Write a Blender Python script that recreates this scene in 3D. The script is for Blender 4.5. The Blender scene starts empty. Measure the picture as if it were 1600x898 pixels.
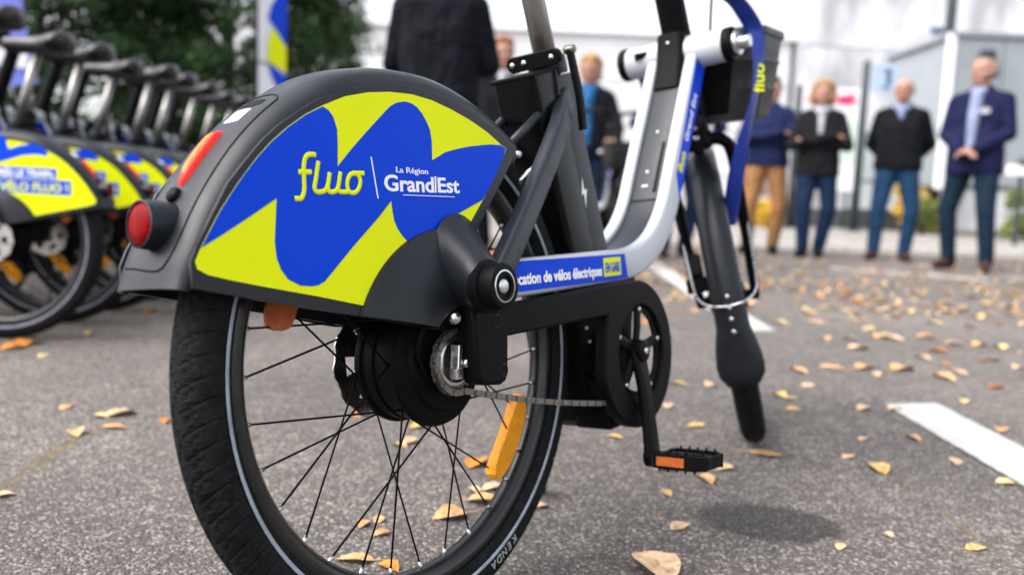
import bpy, bmesh, math, random
import numpy as np
from mathutils import Vector, Matrix, Euler

random.seed(7); np.random.seed(7)
sc = bpy.context.scene
COL = sc.collection
PI = math.pi

# ------------------------------------------------------------------ camera
CAM = Vector((-0.7084, -0.6145, 0.4993)); YAW, PITCH, ROLL = 0.632, -0.1105, 0.0397
fw = Vector((math.cos(PITCH)*math.cos(YAW), math.cos(PITCH)*math.sin(YAW), math.sin(PITCH)))
rt = Vector((math.sin(YAW), -math.cos(YAW), 0)); up = rt.cross(fw)
r2 = rt*math.cos(ROLL) + up*math.sin(ROLL); u2 = -rt*math.sin(ROLL) + up*math.cos(ROLL)
cd = bpy.data.cameras.new('camera'); cam = bpy.data.objects.new('camera', cd); COL.objects.link(cam)
m = Matrix((r2, u2, -fw)).transposed().to_4x4(); m.translation = CAM; cam.matrix_world = m
cd.sensor_width = 36; cd.lens = 29.58; cd.clip_start = 0.02; cd.clip_end = 500
cd.dof.use_dof = True; cd.dof.focus_distance = 0.90; cd.dof.aperture_fstop = 3.0
sc.camera = cam

# ------------------------------------------------------------------ world, sun, exposure
SUN_EL, SUN_AZ = math.radians(52), math.radians(150)      # azimuth measured from +x towards +y
w = bpy.data.worlds.new('World'); sc.world = w; w.use_nodes = True
nt = w.node_tree; nt.nodes.clear()
sky = nt.nodes.new('ShaderNodeTexSky'); sky.sky_type = 'NISHITA'; sky.sun_disc = False
sky.sun_elevation = SUN_EL; sky.sun_rotation = PI/2 - SUN_AZ
sky.air_density = 1.0; sky.dust_density = 4.0; sky.ozone_density = 1.0
hs = nt.nodes.new('ShaderNodeHueSaturation'); hs.inputs['Saturation'].default_value = 0.28
bg = nt.nodes.new('ShaderNodeBackground'); bg.inputs['Strength'].default_value = 0.15
wo = nt.nodes.new('ShaderNodeOutputWorld')
nt.links.new(sky.outputs[0], hs.inputs['Color']); nt.links.new(hs.outputs[0], bg.inputs[0]); nt.links.new(bg.outputs[0], wo.inputs[0])
sl = bpy.data.lights.new('sun', 'SUN'); so = bpy.data.objects.new('sun', sl); COL.objects.link(so)
sl.energy = 0.8; sl.angle = math.radians(60); sl.color = (1.0, 0.97, 0.93)
sd = Vector((math.cos(SUN_EL)*math.cos(SUN_AZ), math.cos(SUN_EL)*math.sin(SUN_AZ), math.sin(SUN_EL)))
so.rotation_euler = sd.to_track_quat('Z', 'Y').to_euler()
vs = sc.view_settings; vs.view_transform = 'Standard'; vs.look = 'None'; vs.gamma = 1.0; vs.exposure = 1.64
vs.use_curve_mapping = False
sc.render.engine = 'CYCLES'
sc.cycles.use_denoising = True
sc.cycles.max_bounces = 6; sc.cycles.transparent_max_bounces = 8
sc.cycles.use_adaptive_sampling = False

# ------------------------------------------------------------------ materials
MATS = {}
def mat(name, col, rough=0.5, metal=0.0, var=0.0, vscale=8.0, bump=0.0, bscale=60.0, spec=0.5, coat=0.0, trans=0.0, emit=0.0, rvar=0.0, dust=0.0):
    if name in MATS: return MATS[name]
    m = bpy.data.materials.new(name); m.use_nodes = True; n = m.node_tree; b = n.nodes['Principled BSDF']
    b.inputs['Base Color'].default_value = (*col, 1); b.inputs['Roughness'].default_value = rough
    b.inputs['Metallic'].default_value = metal; b.inputs['Specular IOR Level'].default_value = spec
    b.inputs['Coat Weight'].default_value = coat; b.inputs['Transmission Weight'].default_value = trans
    if emit: b.inputs['Emission Color'].default_value = (*col, 1); b.inputs['Emission Strength'].default_value = emit
    tc = n.nodes.new('ShaderNodeTexCoord')
    if var or rvar:
        nz = n.nodes.new('ShaderNodeTexNoise'); nz.inputs['Scale'].default_value = vscale; nz.inputs['Detail'].default_value = 6; nz.inputs['Roughness'].default_value = 0.65
        n.links.new(tc.outputs['Object'], nz.inputs['Vector'])
    if var:
        rp = n.nodes.new('ShaderNodeValToRGB'); e = rp.color_ramp.elements
        e[0].position = 0.3; e[1].position = 0.72
        e[0].color = (*[max(0, c*(1-var)) for c in col], 1); e[1].color = (*[min(1, c*(1+var)) for c in col], 1)
        n.links.new(nz.outputs['Fac'], rp.inputs['Fac']); n.links.new(rp.outputs[0], b.inputs['Base Color'])
    if rvar:
        mr = n.nodes.new('ShaderNodeMapRange'); mr.inputs[1].default_value = 0.3; mr.inputs[2].default_value = 0.7
        mr.inputs[3].default_value = max(0.05, rough-rvar); mr.inputs[4].default_value = min(1, rough+rvar)
        n.links.new(nz.outputs['Fac'], mr.inputs[0]); n.links.new(mr.outputs[0], b.inputs['Roughness'])
    if bump:
        n2 = n.nodes.new('ShaderNodeTexNoise'); n2.inputs['Scale'].default_value = bscale; n2.inputs['Detail'].default_value = 4
        n.links.new(tc.outputs['Object'], n2.inputs['Vector'])
        bp = n.nodes.new('ShaderNodeBump'); bp.inputs['Strength'].default_value = bump; bp.inputs['Distance'].default_value = 0.002
        n.links.new(n2.outputs['Fac'], bp.inputs['Height']); n.links.new(bp.outputs[0], b.inputs['Normal'])
    if dust:
        d1 = n.nodes.new('ShaderNodeTexNoise'); d1.inputs['Scale'].default_value = 420; d1.inputs['Detail'].default_value = 3; n.links.new(tc.outputs['Object'], d1.inputs['Vector'])
        d2 = n.nodes.new('ShaderNodeTexNoise'); d2.inputs['Scale'].default_value = 9; d2.inputs['Detail'].default_value = 5; n.links.new(tc.outputs['Object'], d2.inputs['Vector'])
        a1 = n.nodes.new('ShaderNodeMapRange'); a1.inputs[1].default_value = 0.60; a1.inputs[2].default_value = 0.72; a1.inputs[4].default_value = dust*0.30; n.links.new(d1.outputs['Fac'], a1.inputs[0])
        a2 = n.nodes.new('ShaderNodeMapRange'); a2.inputs[1].default_value = 0.45; a2.inputs[2].default_value = 0.75; a2.inputs[4].default_value = dust*0.05; n.links.new(d2.outputs['Fac'], a2.inputs[0])
        ad = n.nodes.new('ShaderNodeMath'); ad.operation = 'ADD'; n.links.new(a1.outputs[0], ad.inputs[0]); n.links.new(a2.outputs[0], ad.inputs[1])
        mx = n.nodes.new('ShaderNodeMix'); mx.data_type = 'RGBA'; n.links.new(ad.outputs[0], mx.inputs[0]); mx.inputs[7].default_value = (0.16, 0.145, 0.13, 1)
        if var: n.links.new(rp.outputs[0], mx.inputs[6])
        else: mx.inputs[6].default_value = (*col, 1)
        n.links.new(mx.outputs[2], b.inputs['Base Color'])
    MATS[name] = m
    return m
GREY = mat('satin dark grey paint', (0.0085, 0.0102, 0.0140), 0.36, 0.0, 0.2, 22, 0.12, 900, rvar=0.09, spec=0.26, dust=0.25)
FRAMEGREY = mat('slate grey frame paint', (0.0145, 0.0175, 0.0235), 0.34, 0.0, 0.1, 20, 0.08, 900, rvar=0.07, spec=0.24, dust=0.4)
SILV = mat('light grey frame paint', (0.42, 0.44, 0.475), 0.34, 0.0, 0.05, 12, 0.0, rvar=0.06, spec=0.4)
BLACK = mat('black plastic', (0.0032, 0.0034, 0.004), 0.45, 0, 0.25, 25, 0.15, 500, rvar=0.08, spec=0.07)
GBLACK = mat('gloss black battery case', (0.0025, 0.0025, 0.003), 0.2, 0, 0.2, 20, rvar=0.05, spec=0.15)
RUBBER = mat('tyre rubber', (0.0080, 0.0082, 0.0092), 0.62, 0, 0.6, 60, 0.3, 700, rvar=0.1, spec=0.07, dust=0.4)
MOTOR = mat('black motor casing', (0.0035, 0.0035, 0.004), 0.5, 0.1, 0.2, 30, 0.1, 300, rvar=0.1, spec=0.06)
CHROME = mat('brushed silver metal', (0.55, 0.55, 0.55), 0.28, 1.0, 0.12, 60, rvar=0.1)
POST = mat('brushed seatpost metal', (0.25, 0.24, 0.23), 0.36, 0.9, 0.1, 40, rvar=0.08)
CHAIN = mat('chain steel', (0.20, 0.18, 0.165), 0.42, 0.85, 0.35, 200, rvar=0.15)
STRIPE = mat('reflective stripe', (0.27, 0.30, 0.35), 0.45, 0.0, 0.3, 40, spec=0.3)
LETTER = mat('grey tyre lettering', (0.30, 0.31, 0.33), 0.6)
BLUE = mat('blue vinyl', (0.0, 0.047, 0.56), 0.5, 0, 0.03, 6, spec=0.1)
YELLOW = mat('lime yellow vinyl', (0.70, 0.76, 0.003), 0.5, 0, 0.03, 6, spec=0.1)
WHITE = mat('white vinyl', (0.80, 0.81, 0.82), 0.45)
ORANGE = mat('orange reflector', (0.90, 0.33, 0.006), 0.3, 0, 0.2, 90, 0.5, 700, spec=0.3)
DORANGE = mat('deep orange reflector', (0.40, 0.085, 0.005), 0.3, 0, 0.3, 90, 0.5, 700)
RED = mat('red reflector', (0.16, 0.0012, 0.002), 0.3, 0, 0.5, 300, 0.3, 900, spec=0.05)
TAIL = mat('tail lamp lens', (0.42, 0.008, 0.004), 0.25, 0, 0.25, 150, spec=0.2, emit=0.06)
TAILHOT = mat('tail lamp led', (1.0, 0.16, 0.03), 0.25, 0, 0.45, 260, 0.5, 500, emit=0.2, spec=0.2)
SADDLE = mat('saddle vinyl', (0.006, 0.006, 0.007), 0.30, 0, 0.2, 30, 0.25, 300, spec=0.4)
RIBBON = mat('blue satin ribbon', (0.0, 0.022, 0.24), 0.42, 0, 0.1, 20)

# ------------------------------------------------------------------ mesh helpers
def obj(name, me, parent=None, mats=(), smooth=True):
    o = bpy.data.objects.new(name, me); COL.objects.link(o)
    if parent is not None: o.parent = parent
    if mats is not None and not me.materials:
        for q in (mats if isinstance(mats, (list, tuple)) else [mats]): me.materials.append(q)
    if smooth and len(me.polygons): me.polygons.foreach_set('use_smooth', [True]*len(me.polygons))
    return o
def mesh(verts, faces):
    me = bpy.data.meshes.new('m'); me.from_pydata([tuple(v) for v in verts], [], faces); me.update(); return me
def autosmooth(o, ang=35):
    me = o.data; ca = math.cos(math.radians(ang))
    bm = bmesh.new(); bm.from_mesh(me)
    for e in bm.edges:
        if len(e.link_faces) == 2:
            e.smooth = e.link_faces[0].normal.dot(e.link_faces[1].normal) > ca
    bm.to_mesh(me); bm.free(); return o
def fixn(me):
    bm = bmesh.new(); bm.from_mesh(me); bmesh.ops.recalc_face_normals(bm, faces=bm.faces); bm.to_mesh(me); bm.free(); return me
def bevel(o, wd, seg=2, ang=30):
    md = o.modifiers.new('bevel', 'BEVEL'); md.width = wd; md.segments = seg; md.limit_method = 'ANGLE'; md.angle_limit = math.radians(ang); md.harden_normals = False
    return o
def cr(pts, n=6, closed=False):
    P = [Vector(p) for p in pts]; out = []; k = len(P)
    rng = range(k) if closed else range(k-1)
    for i in rng:
        p0 = P[(i-1) % k] if closed or i > 0 else P[0]*2-P[1]
        p1 = P[i]; p2 = P[(i+1) % k]; p3 = P[(i+2) % k] if closed or i+2 < k else P[-1]*2-P[-2]
        for j in range(n):
            t = j/n
            out.append(0.5*((2*p1)+(-p0+p2)*t+(2*p0-5*p1+4*p2-p3)*t*t+(-p0+3*p1-3*p2+p3)*t**3))
    if not closed: out.append(P[-1])
    return out
def sweep(path, section, side=(0, 1, 0), closed=False, scale=None, caps=True):
    """section: list of (a,b) ; a along side, b along the in-plane normal"""
    S = Vector(side); V = []; F = []; n = len(section); k = len(path)
    for i, p in enumerate(path):
        a = path[(i-1) % k] if closed or i > 0 else path[0]; b = path[(i+1) % k] if closed or i < k-1 else path[-1]
        t = (b-a).normalized(); nn = t.cross(S)
        if nn.length < 1e-4: nn = t.orthogonal()
        nn.normalize(); s2 = nn.cross(t).normalized()
        f = scale(i/(k-1)) if scale else (1, 1)
        for (u, v) in section: V.append(p+s2*u*f[0]+nn*v*f[1])
    for i in range(k if closed else k-1):
        for j in range(n):
            F.append((i*n+j, i*n+(j+1) % n, ((i+1) % k)*n+(j+1) % n, ((i+1) % k)*n+j))
    if caps and not closed: F.append(tuple(range(n))[::-1]); F.append(tuple((k-1)*n+j for j in range(n)))
    return fixn(mesh(V, F))
def circ(r, n=12, rx=None): return [((rx or r)*math.cos(2*PI*i/n), r*math.sin(2*PI*i/n)) for i in range(n)]
def rrect(wd, h, r, n=3):
    out = []
    for cx, cy, a0 in ((wd/2-r, h/2-r, 0), (-wd/2+r, h/2-r, 90), (-wd/2+r, -h/2+r, 180), (wd/2-r, -h/2+r, 270)):
        for i in range(n+1):
            a = math.radians(a0+90*i/n); out.append((cx+r*math.cos(a), cy+r*math.sin(a)))
    return out
def tube(pts, r, seg=10, smooth_n=0, side=(0.13, 0.31, 0.94), scale=None):
    P = cr(pts, smooth_n) if smooth_n else [Vector(p) for p in pts]
    return sweep(P, circ(r, seg), side, scale=scale)
def lathe(profile, c=(0, 0, 0), n=48, a0=0, a1=2*PI, axis='Y'):
    """profile: (radius, y) pairs round the transverse axis through c"""
    V = []; F = []; k = len(profile); full = abs(a1-a0-2*PI) < 1e-6; N = n if full else n+1
    for i in range(N):
        a = a0+(a1-a0)*i/n
        for (r, y) in profile:
            if axis == 'Y': V.append((c[0]+r*math.cos(a), c[1]+y, c[2]+r*math.sin(a)))
            elif axis == 'Z': V.append((c[0]+r*math.cos(a), c[1]+r*math.sin(a), c[2]+y))
            else: V.append((c[0]+y, c[1]+r*math.cos(a), c[2]+r*math.sin(a)))
    for i in range(n):
        i2 = (i+1) % N
        for j in range(k-1): F.append((i*k+j, i*k+j+1, i2*k+j+1, i2*k+j))
    me = mesh(V, F); bm = bmesh.new(); bm.from_mesh(me); bmesh.ops.remove_doubles(bm, verts=bm.verts, dist=1e-6)
    bmesh.ops.recalc_face_normals(bm, faces=bm.faces); bm.to_mesh(me); bm.free(); return me
def boxm(c, s, rot=None):
    V = []
    for x in (-1, 1):
        for y in (-1, 1):
            for z in (-1, 1): V.append(Vector((x*s[0]/2, y*s[1]/2, z*s[2]/2)))
    if rot is not None: V = [rot @ v for v in V]
    V = [v+Vector(c) for v in V]
    return mesh(V, [(0, 1, 3, 2), (4, 6, 7, 5), (0, 4, 5, 1), (2, 3, 7, 6), (0, 2, 6, 4), (1, 5, 7, 3)])
def join(*ms):
    V = []; F = []
    for me in ms:
        o = len(V); V += [v.co.copy() for v in me.vertices]; F += [tuple(i+o for i in p.vertices) for p in me.polygons]
    return mesh(V, F)
def xf(me, M): me.transform(M); return me
DG = None
def eval_mesh(o):
    dg = bpy.context.evaluated_depsgraph_get(); dg.update()
    me = bpy.data.meshes.new_from_object(o.evaluated_get(dg)); return me
def flat_shape(polys, depth, bev=0.0, y=0.0, side=-1):
    """2D outlines (x,z) filled (later outlines are holes) and given thickness; outer face at y on the given side"""
    cu = bpy.data.curves.new('c', 'CURVE'); cu.dimensions = '2D'; cu.fill_mode = 'BOTH'
    cu.extrude = max(1e-5, depth/2-bev); cu.bevel_depth = bev; cu.bevel_resolution = 2
    if bev: cu.offset = -bev
    for pl in polys:
        s = cu.splines.new('POLY'); s.points.add(len(pl)-1); s.use_cyclic_u = True
        for i, p in enumerate(pl): s.points[i].co = (p[0], p[1], 0, 1)
    o = bpy.data.objects.new('t', cu); COL.objects.link(o); me = eval_mesh(o)
    bpy.data.objects.remove(o); bpy.data.curves.remove(cu)
    me.materials.clear()
    me.transform(Matrix(((1, 0, 0, 0), (0, 0, -1, y - side*depth/2), (0, 1, 0, 0), (0, 0, 0, 1))))
    return me
def text_mesh(s, size, depth=0.0006, off=0.0, shear=0.0, spacing=1.0, align='LEFT', width=None):
    cu = bpy.data.curves.new('t', 'FONT'); cu.body = s; cu.size = size; cu.extrude = depth/2; cu.offset = off; cu.shear = shear; cu.space_character = spacing
    cu.align_x = align; cu.resolution_u = 4
    o = bpy.data.objects.new('t', cu); COL.objects.link(o); me = eval_mesh(o)
    bpy.data.objects.remove(o); bpy.data.curves.remove(cu); me.materials.clear()
    if width:
        xs = [v.co.x for v in me.vertices]; k = width/(max(xs)-min(xs)); x0 = min(xs)
        for v in me.vertices: v.co.x = (v.co.x-x0)*k
    return me
MR = Matrix(((1, 0, 0, 0), (0, 0, -1, 0), (0, 1, 0, 0), (0, 0, 0, 1)))      # lettering facing the right side (-y)
ML = Matrix(((-1, 0, 0, 0), (0, 0, 1, 0), (0, 1, 0, 0), (0, 0, 0, 1)))      # lettering facing the left side (+y)
def T(x, y, z): return Matrix.Translation((x, y, z))
def strokes(lines, width, y, thick=0.0009, side=-1):
    ms = []
    for ln in lines:
        P = cr([(p[0], y, p[1]) for p in ln], 5) if len(ln) > 2 else [Vector((p[0], y, p[1])) for p in ln]
        P = [P[0]+(P[0]-P[1]).normalized()*width*0.25]+P+[P[-1]+(P[-1]-P[-2]).normalized()*width*0.25]
        ms.append(sweep(P, [(thick*math.cos(a), width/2*math.sin(a)) for a in [2*PI*i/12 for i in range(12)]], (0, 1, 0)))
    return join(*ms)
def empty(name, loc=(0, 0, 0)):
    o = bpy.data.objects.new(name, None); COL.objects.link(o); o.location = loc; o.empty_display_size = 0.1; return o
def tag(o, label, cat, group=None, kind=None):
    if label: o['label'] = label
    if cat: o['category'] = cat
    if group: o['group'] = group
    if kind: o['kind'] = kind
    return o
# ground frame used for the surroundings: metres to the right of and ahead of the camera's foot point
FX, FY = math.cos(YAW), math.sin(YAW)
def G(X, D, z=0.0): return Vector((CAM.x+FX*D+FY*X, CAM.y+FY*D-FX*X, z))
GROT = Matrix.Rotation(YAW-PI/2, 4, 'Z')      # local x = right, local y = away
def gm(X, D, z=0.0): return T(*G(X, D, z)) @ GROT

# ------------------------------------------------------------------ ground
def ground_mat():
    m = bpy.data.materials.new('worn asphalt'); m.use_nodes = True; n = m.node_tree; L = n.links; b = n.nodes['Principled BSDF']
    tc = n.nodes.new('ShaderNodeTexCoord')
    def noise(s, d=4, r=0.6, dist=0):
        q = n.nodes.new('ShaderNodeTexNoise'); q.inputs['Scale'].default_value = s; q.inputs['Detail'].default_value = d; q.inputs['Roughness'].default_value = r; q.inputs['Distortion'].default_value = dist
        L.new(tc.outputs['Object'], q.inputs['Vector']); return q
    def ramp(src, pts):
        r = n.nodes.new('ShaderNodeValToRGB'); e = r.color_ramp.elements
        while len(e) < len(pts): e.new(0.5)
        for i, (p, c) in enumerate(pts): e[i].position = p; e[i].color = (*c, 1)
        L.new(src, r.inputs['Fac']); return r
    def mix(f, a, c, mode='MIX'):
        q = n.nodes.new('ShaderNodeMix'); q.data_type = 'RGBA'; q.blend_type = mode
        if isinstance(f, float): q.inputs[0].default_value = f
        else: L.new(f, q.inputs[0])
        L.new(a, q.inputs[6]); L.new(c, q.inputs[7]); return q.outputs[2]
    vo = n.nodes.new('ShaderNodeTexVoronoi'); vo.inputs['Scale'].default_value = 260; L.new(tc.outputs['Object'], vo.inputs['Vector'])
    sep = n.nodes.new('ShaderNodeSeparateColor'); L.new(vo.outputs['Color'], sep.inputs[0])
    stone = ramp(sep.outputs[0], [(0.0, (0.050, 0.043, 0.040)), (0.45, (0.108, 0.095, 0.088)), (0.8, (0.165, 0.147, 0.136)), (0.97, (0.40, 0.36, 0.33))])
    big = ramp(noise(1.6, 5, 0.6).outputs['Fac'], [(0.3, (0.70, 0.70, 0.71)), (0.7, (1.16, 1.13, 1.10))])
    mid = ramp(noise(22, 5, 0.7).outputs['Fac'], [(0.3, (0.68, 0.68, 0.68)), (0.7, (1.2, 1.19, 1.18))])
    pat = ramp(noise(0.45, 4, 0.55, 0.6).outputs['Fac'], [(0.38, (0.80, 0.80, 0.81)), (0.62, (1.10, 1.09, 1.07))])
    c1 = mix(1.0, mix(1.0, stone.outputs[0], big.outputs[0], 'MULTIPLY'), pat.outputs[0], 'MULTIPLY'); c2 = mix(1.0, c1, mid.outputs[0], 'MULTIPLY')
    # cracks filled with earth and moss
    def MA(op, x, y, c_=None):
        q = n.nodes.new('ShaderNodeMath'); q.operation = op
        for k_, v_ in enumerate((x, y, c_)):
            if v_ is None: continue
            if isinstance(v_, (int, float)): q.inputs[k_].default_value = v_
            else: L.new(v_, q.inputs[k_])
        return q.outputs[0]
    sxyz = n.nodes.new('ShaderNodeSeparateXYZ'); L.new(tc.outputs['Object'], sxyz.inputs[0])
    wob = noise(11, 5, 0.7)
    def crack(p, q, wdt):
        p, q = Vector(p), Vector(q); t = (q-p); ln_ = t.length; t.normalize()
        u = MA('ADD', MA('MULTIPLY', sxyz.outputs[0], t.x), MA('MULTIPLY_ADD', sxyz.outputs[1], t.y, -t.dot(p)))
        v = MA('ADD', MA('MULTIPLY', sxyz.outputs[0], -t.y), MA('MULTIPLY_ADD', sxyz.outputs[1], t.x, t.y*p.x-t.x*p.y))
        v = MA('ADD', v, MA('MULTIPLY_ADD', wob.outputs['Fac'], 0.07, -0.035))
        o_ = MA('MAXIMUM', MA('ABSOLUTE', v, 0), MA('MULTIPLY', MA('MAXIMUM', MA('MULTIPLY', u, -1), MA('SUBTRACT', u, ln_)), 0.5))
        return ramp(o_, [(wdt*0.25, (1, 1, 1)), (wdt, (0, 0, 0))]).outputs[0]
    jn = ramp(noise(7, 5, 0.7).outputs['Fac'], [(0.36, (0.05, 0.05, 0.05)), (0.56, (0.85, 0.85, 0.85))])
    m1 = mix(1.0, crack((-0.25, 0.69), (0.055, 0.967), 0.018), crack((0.055, 0.967), (0.48, 1.225), 0.014), 'ADD')
    m2 = mix(1.0, crack((0.973, -0.293), (0.811, -0.412), 0.007), crack((0.811, -0.412), (0.56, -0.58), 0.007), 'ADD')
    jm = mix(1.0, mix(1.0, m1, m2, 'ADD'), jn.outputs[0], 'MULTIPLY')
    earth = ramp(noise(30, 4).outputs['Fac'], [(0.35, (0.07, 0.050, 0.022)), (0.65, (0.17, 0.125, 0.055))])
    c3 = mix(jm, c2, earth.outputs[0])
    # oil blot
    mp = n.nodes.new('ShaderNodeMapping'); mp.vector_type = 'TEXTURE'; p = Vector((0.577, -0.194, 0)); mp.inputs['Location'].default_value = p; mp.inputs['Rotation'].default_value = (0, 0, YAW-PI/2-0.12); mp.inputs['Scale'].default_value = (0.125, 0.088, 1)
    L.new(tc.outputs['Object'], mp.inputs['Vector'])
    ln = n.nodes.new('ShaderNodeVectorMath'); ln.operation = 'LENGTH'; L.new(mp.outputs[0], ln.inputs[0])
    nn = noise(24, 5, 0.7); na = n.nodes.new('ShaderNodeMath'); na.operation = 'MULTIPLY_ADD'; L.new(nn.outputs['Fac'], na.inputs[0]); na.inputs[1].default_value = 0.5; na.inputs[2].default_value = -0.25
    ls = n.nodes.new('ShaderNodeMath'); ls.operation = 'ADD'; L.new(ln.outputs['Value'], ls.inputs[0]); L.new(na.outputs[0], ls.inputs[1])
    blot = ramp(ls.outputs[0], [(0.78, (0.36, 0.36, 0.37)), (0.97, (1, 1, 1))])
    c4 = mix(1.0, c3, blot.outputs[0], 'MULTIPLY')
    L.new(c4, b.inputs['Base Color'])
    b.inputs['Roughness'].default_value = 0.82
    bp = n.nodes.new('ShaderNodeBump'); bp.inputs['Strength'].default_value = 0.8; bp.inputs['Distance'].default_value = 0.004
    ad = n.nodes.new('ShaderNodeMath'); ad.operation = 'MULTIPLY_ADD'; L.new(vo.outputs['Distance'], ad.inputs[0]); ad.inputs[1].default_value = -0.9; L.new(noise(90, 5, 0.7).outputs['Fac'], ad.inputs[2])
    L.new(ad.outputs[0], bp.inputs['Height']); L.new(bp.outputs[0], b.inputs['Normal'])
    return m
ASPH = ground_mat()
g = obj('ground', mesh([(-150, -150, 0), (150, -150, 0), (150, 150, 0), (-150, 150, 0)], [(0, 1, 2, 3)]), None, ASPH, False); g['kind'] = 'structure'
PAVE = mat('pale worn paving', (0.235, 0.213, 0.195), 0.85, 0, 0.22, 3.0, 0.5, 120)
def sheet(name, pts, z, m_, kind='structure'):
    o = obj(name, mesh([(*G(x, d).xy, z) for x, d in pts], [tuple(range(len(pts)))]), None, m_, False); o['kind'] = kind; return fixn(o.data) and o
sheet('pavement', [(-40, 9.6), (60, 9.6), (60, 60), (-40, 60)], 0.004, PAVE)

def paint_mat():
    m = bpy.data.materials.new('worn white road paint'); m.use_nodes = True; n = m.node_tree; L = n.links; b = n.nodes['Principled BSDF']; tc = n.nodes.new('ShaderNodeTexCoord')
    def nz(s_, d): q = n.nodes.new('ShaderNodeTexNoise'); q.inputs['Scale'].default_value = s_; q.inputs['Detail'].default_value = d; q.inputs['Roughness'].default_value = 0.7; L.new(tc.outputs['Object'], q.inputs['Vector']); return q
    def rp(src, a, c1, b_, c2): r = n.nodes.new('ShaderNodeValToRGB'); e = r.color_ramp.elements; e[0].position = a; e[0].color = (*c1, 1); e[1].position = b_; e[1].color = (*c2, 1); L.new(src, r.inputs['Fac']); return r.outputs[0]
    base = rp(nz(10, 6).outputs['Fac'], 0.3, (0.34, 0.335, 0.32), 0.7, (0.46, 0.45, 0.435))
    chip = rp(nz(70, 8).outputs['Fac'], 0.36, (1, 1, 1), 0.43, (0, 0, 0)); wear = rp(nz(1.3, 3).outputs['Fac'], 0.45, (0.15, 0.15, 0.15), 0.62, (1, 1, 1))
    mu = n.nodes.new('ShaderNodeMath'); mu.operation = 'MULTIPLY'; L.new(chip, mu.inputs[0]); L.new(wear, mu.inputs[1])
    mx = n.nodes.new('ShaderNodeMix'); mx.data_type = 'RGBA'; L.new(mu.outputs[0], mx.inputs[0]); L.new(base, mx.inputs[6]); mx.inputs[7].default_value = (0.13, 0.12, 0.112, 1)
    L.new(mx.outputs[2], b.inputs['Base Color']); b.inputs['Roughness'].default_value = 0.8
    bp = n.nodes.new('ShaderNodeBump'); bp.inputs['Strength'].default_value = 0.5; bp.inputs['Distance'].default_value = 0.003; L.new(nz(160, 4).outputs['Fac'], bp.inputs['Height']); L.new(bp.outputs[0], b.inputs['Normal'])
    return m
PAINT = paint_mat()
def marking(pts, z=0.004, sub=None):
    """painted strip with slightly ragged edges"""
    P = [Vector(p) for p in pts]; V = []
    for i in range(len(P)):
        a, b = P[i], P[(i+1) % len(P)]; k = max(2, int((b-a).length/0.02))
        for j in range(k):
            q = a.lerp(b, j/k); V.append((q.x+random.uniform(-.0022, .0022), q.y+random.uniform(-.0022, .0022)))
    o = obj('road_marking', mesh([(*G(x, d).xy, z) for x, d in V], [tuple(range(len(V)))]), None, PAINT, False)
    fixn(o.data); o['kind'] = 'structure'; return o
marking([(0.965, 2.115), (1.115, 2.145), (1.10, 0.9), (0.947, 0.9)])
marking([(0.90, 3.25), (1.05, 3.3), (1.17, 6.9), (1.02, 6.85)])
marking([(2.55, 6.75), (2.62, 6.9), (3.6, 6.35), (3.5, 6.2)])
marking([(3.7, 6.25), (3.78, 6.4), (5.4, 5.6), (5.3, 5.45)])
for X0, D0 in ((1.2, 10.6), (2.4, 12.4), (4.2, 11.0), (5.8, 13.0), (3.2, 15.0)):
    marking([(X0, D0), (X0+0.05, D0+.4), (X0+2.6, D0+0.3), (X0+2.55, D0-.1)], 0.009)

# ------------------------------------------------------------------ the bicycle (x forward, y left, z up; rear contact at the origin)
R = 0.305
LEAN = 0.1224
STEER = math.radians(24)
AX_A = Vector((0.80, 0, 0.66)); AX_D = Vector((-0.34, 0, 0.94)).normalized()
FRONT_AXLE = Vector((1.004, 0, R))
def steer_matrix(a): return T(*AX_A) @ Matrix.Rotation(a, 4, AX_D) @ T(*(-AX_A))
STEERED = []          # (object, unsteered matrix)
def steered(o, base=Matrix()):
    STEERED.append((o, base)); o.matrix_basis = steer_matrix(STEER) @ base; return o

YEL = [(-0.3112,0.4301),(-0.3043,0.4424),(-0.2845,0.4719),(-0.2656,0.4949),(-0.2455,0.5167),(-0.2272,0.5336),(-0.2084,0.5477),(-0.1867,0.5613),(-0.1643,0.5720),(-0.1359,0.5836),(-0.1054,0.5910),(-0.0734,0.5954),(-0.0397,0.5967),(-0.0095,0.5940),(0.0221,0.5875),(0.0553,0.5784),(0.0865,0.5670),(0.1117,0.5544),(0.1228,0.5497),(0.1094,0.5319),(0.0894,0.5073),(0.0688,0.4849),(0.0439,0.4595),(0.0177,0.4236),(-0.0102,0.4176),(-0.0418,0.4120),(-0.0771,0.4004),(-0.0965,0.3918),(-0.1108,0.3831),(-0.1211,0.3769),(-0.1534,0.3846),(-0.1846,0.3919),(-0.2210,0.3998),(-0.2548,0.4072),(-0.2800,0.4131),(-0.3009,0.4186),(-0.3100,0.4238)]
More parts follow.
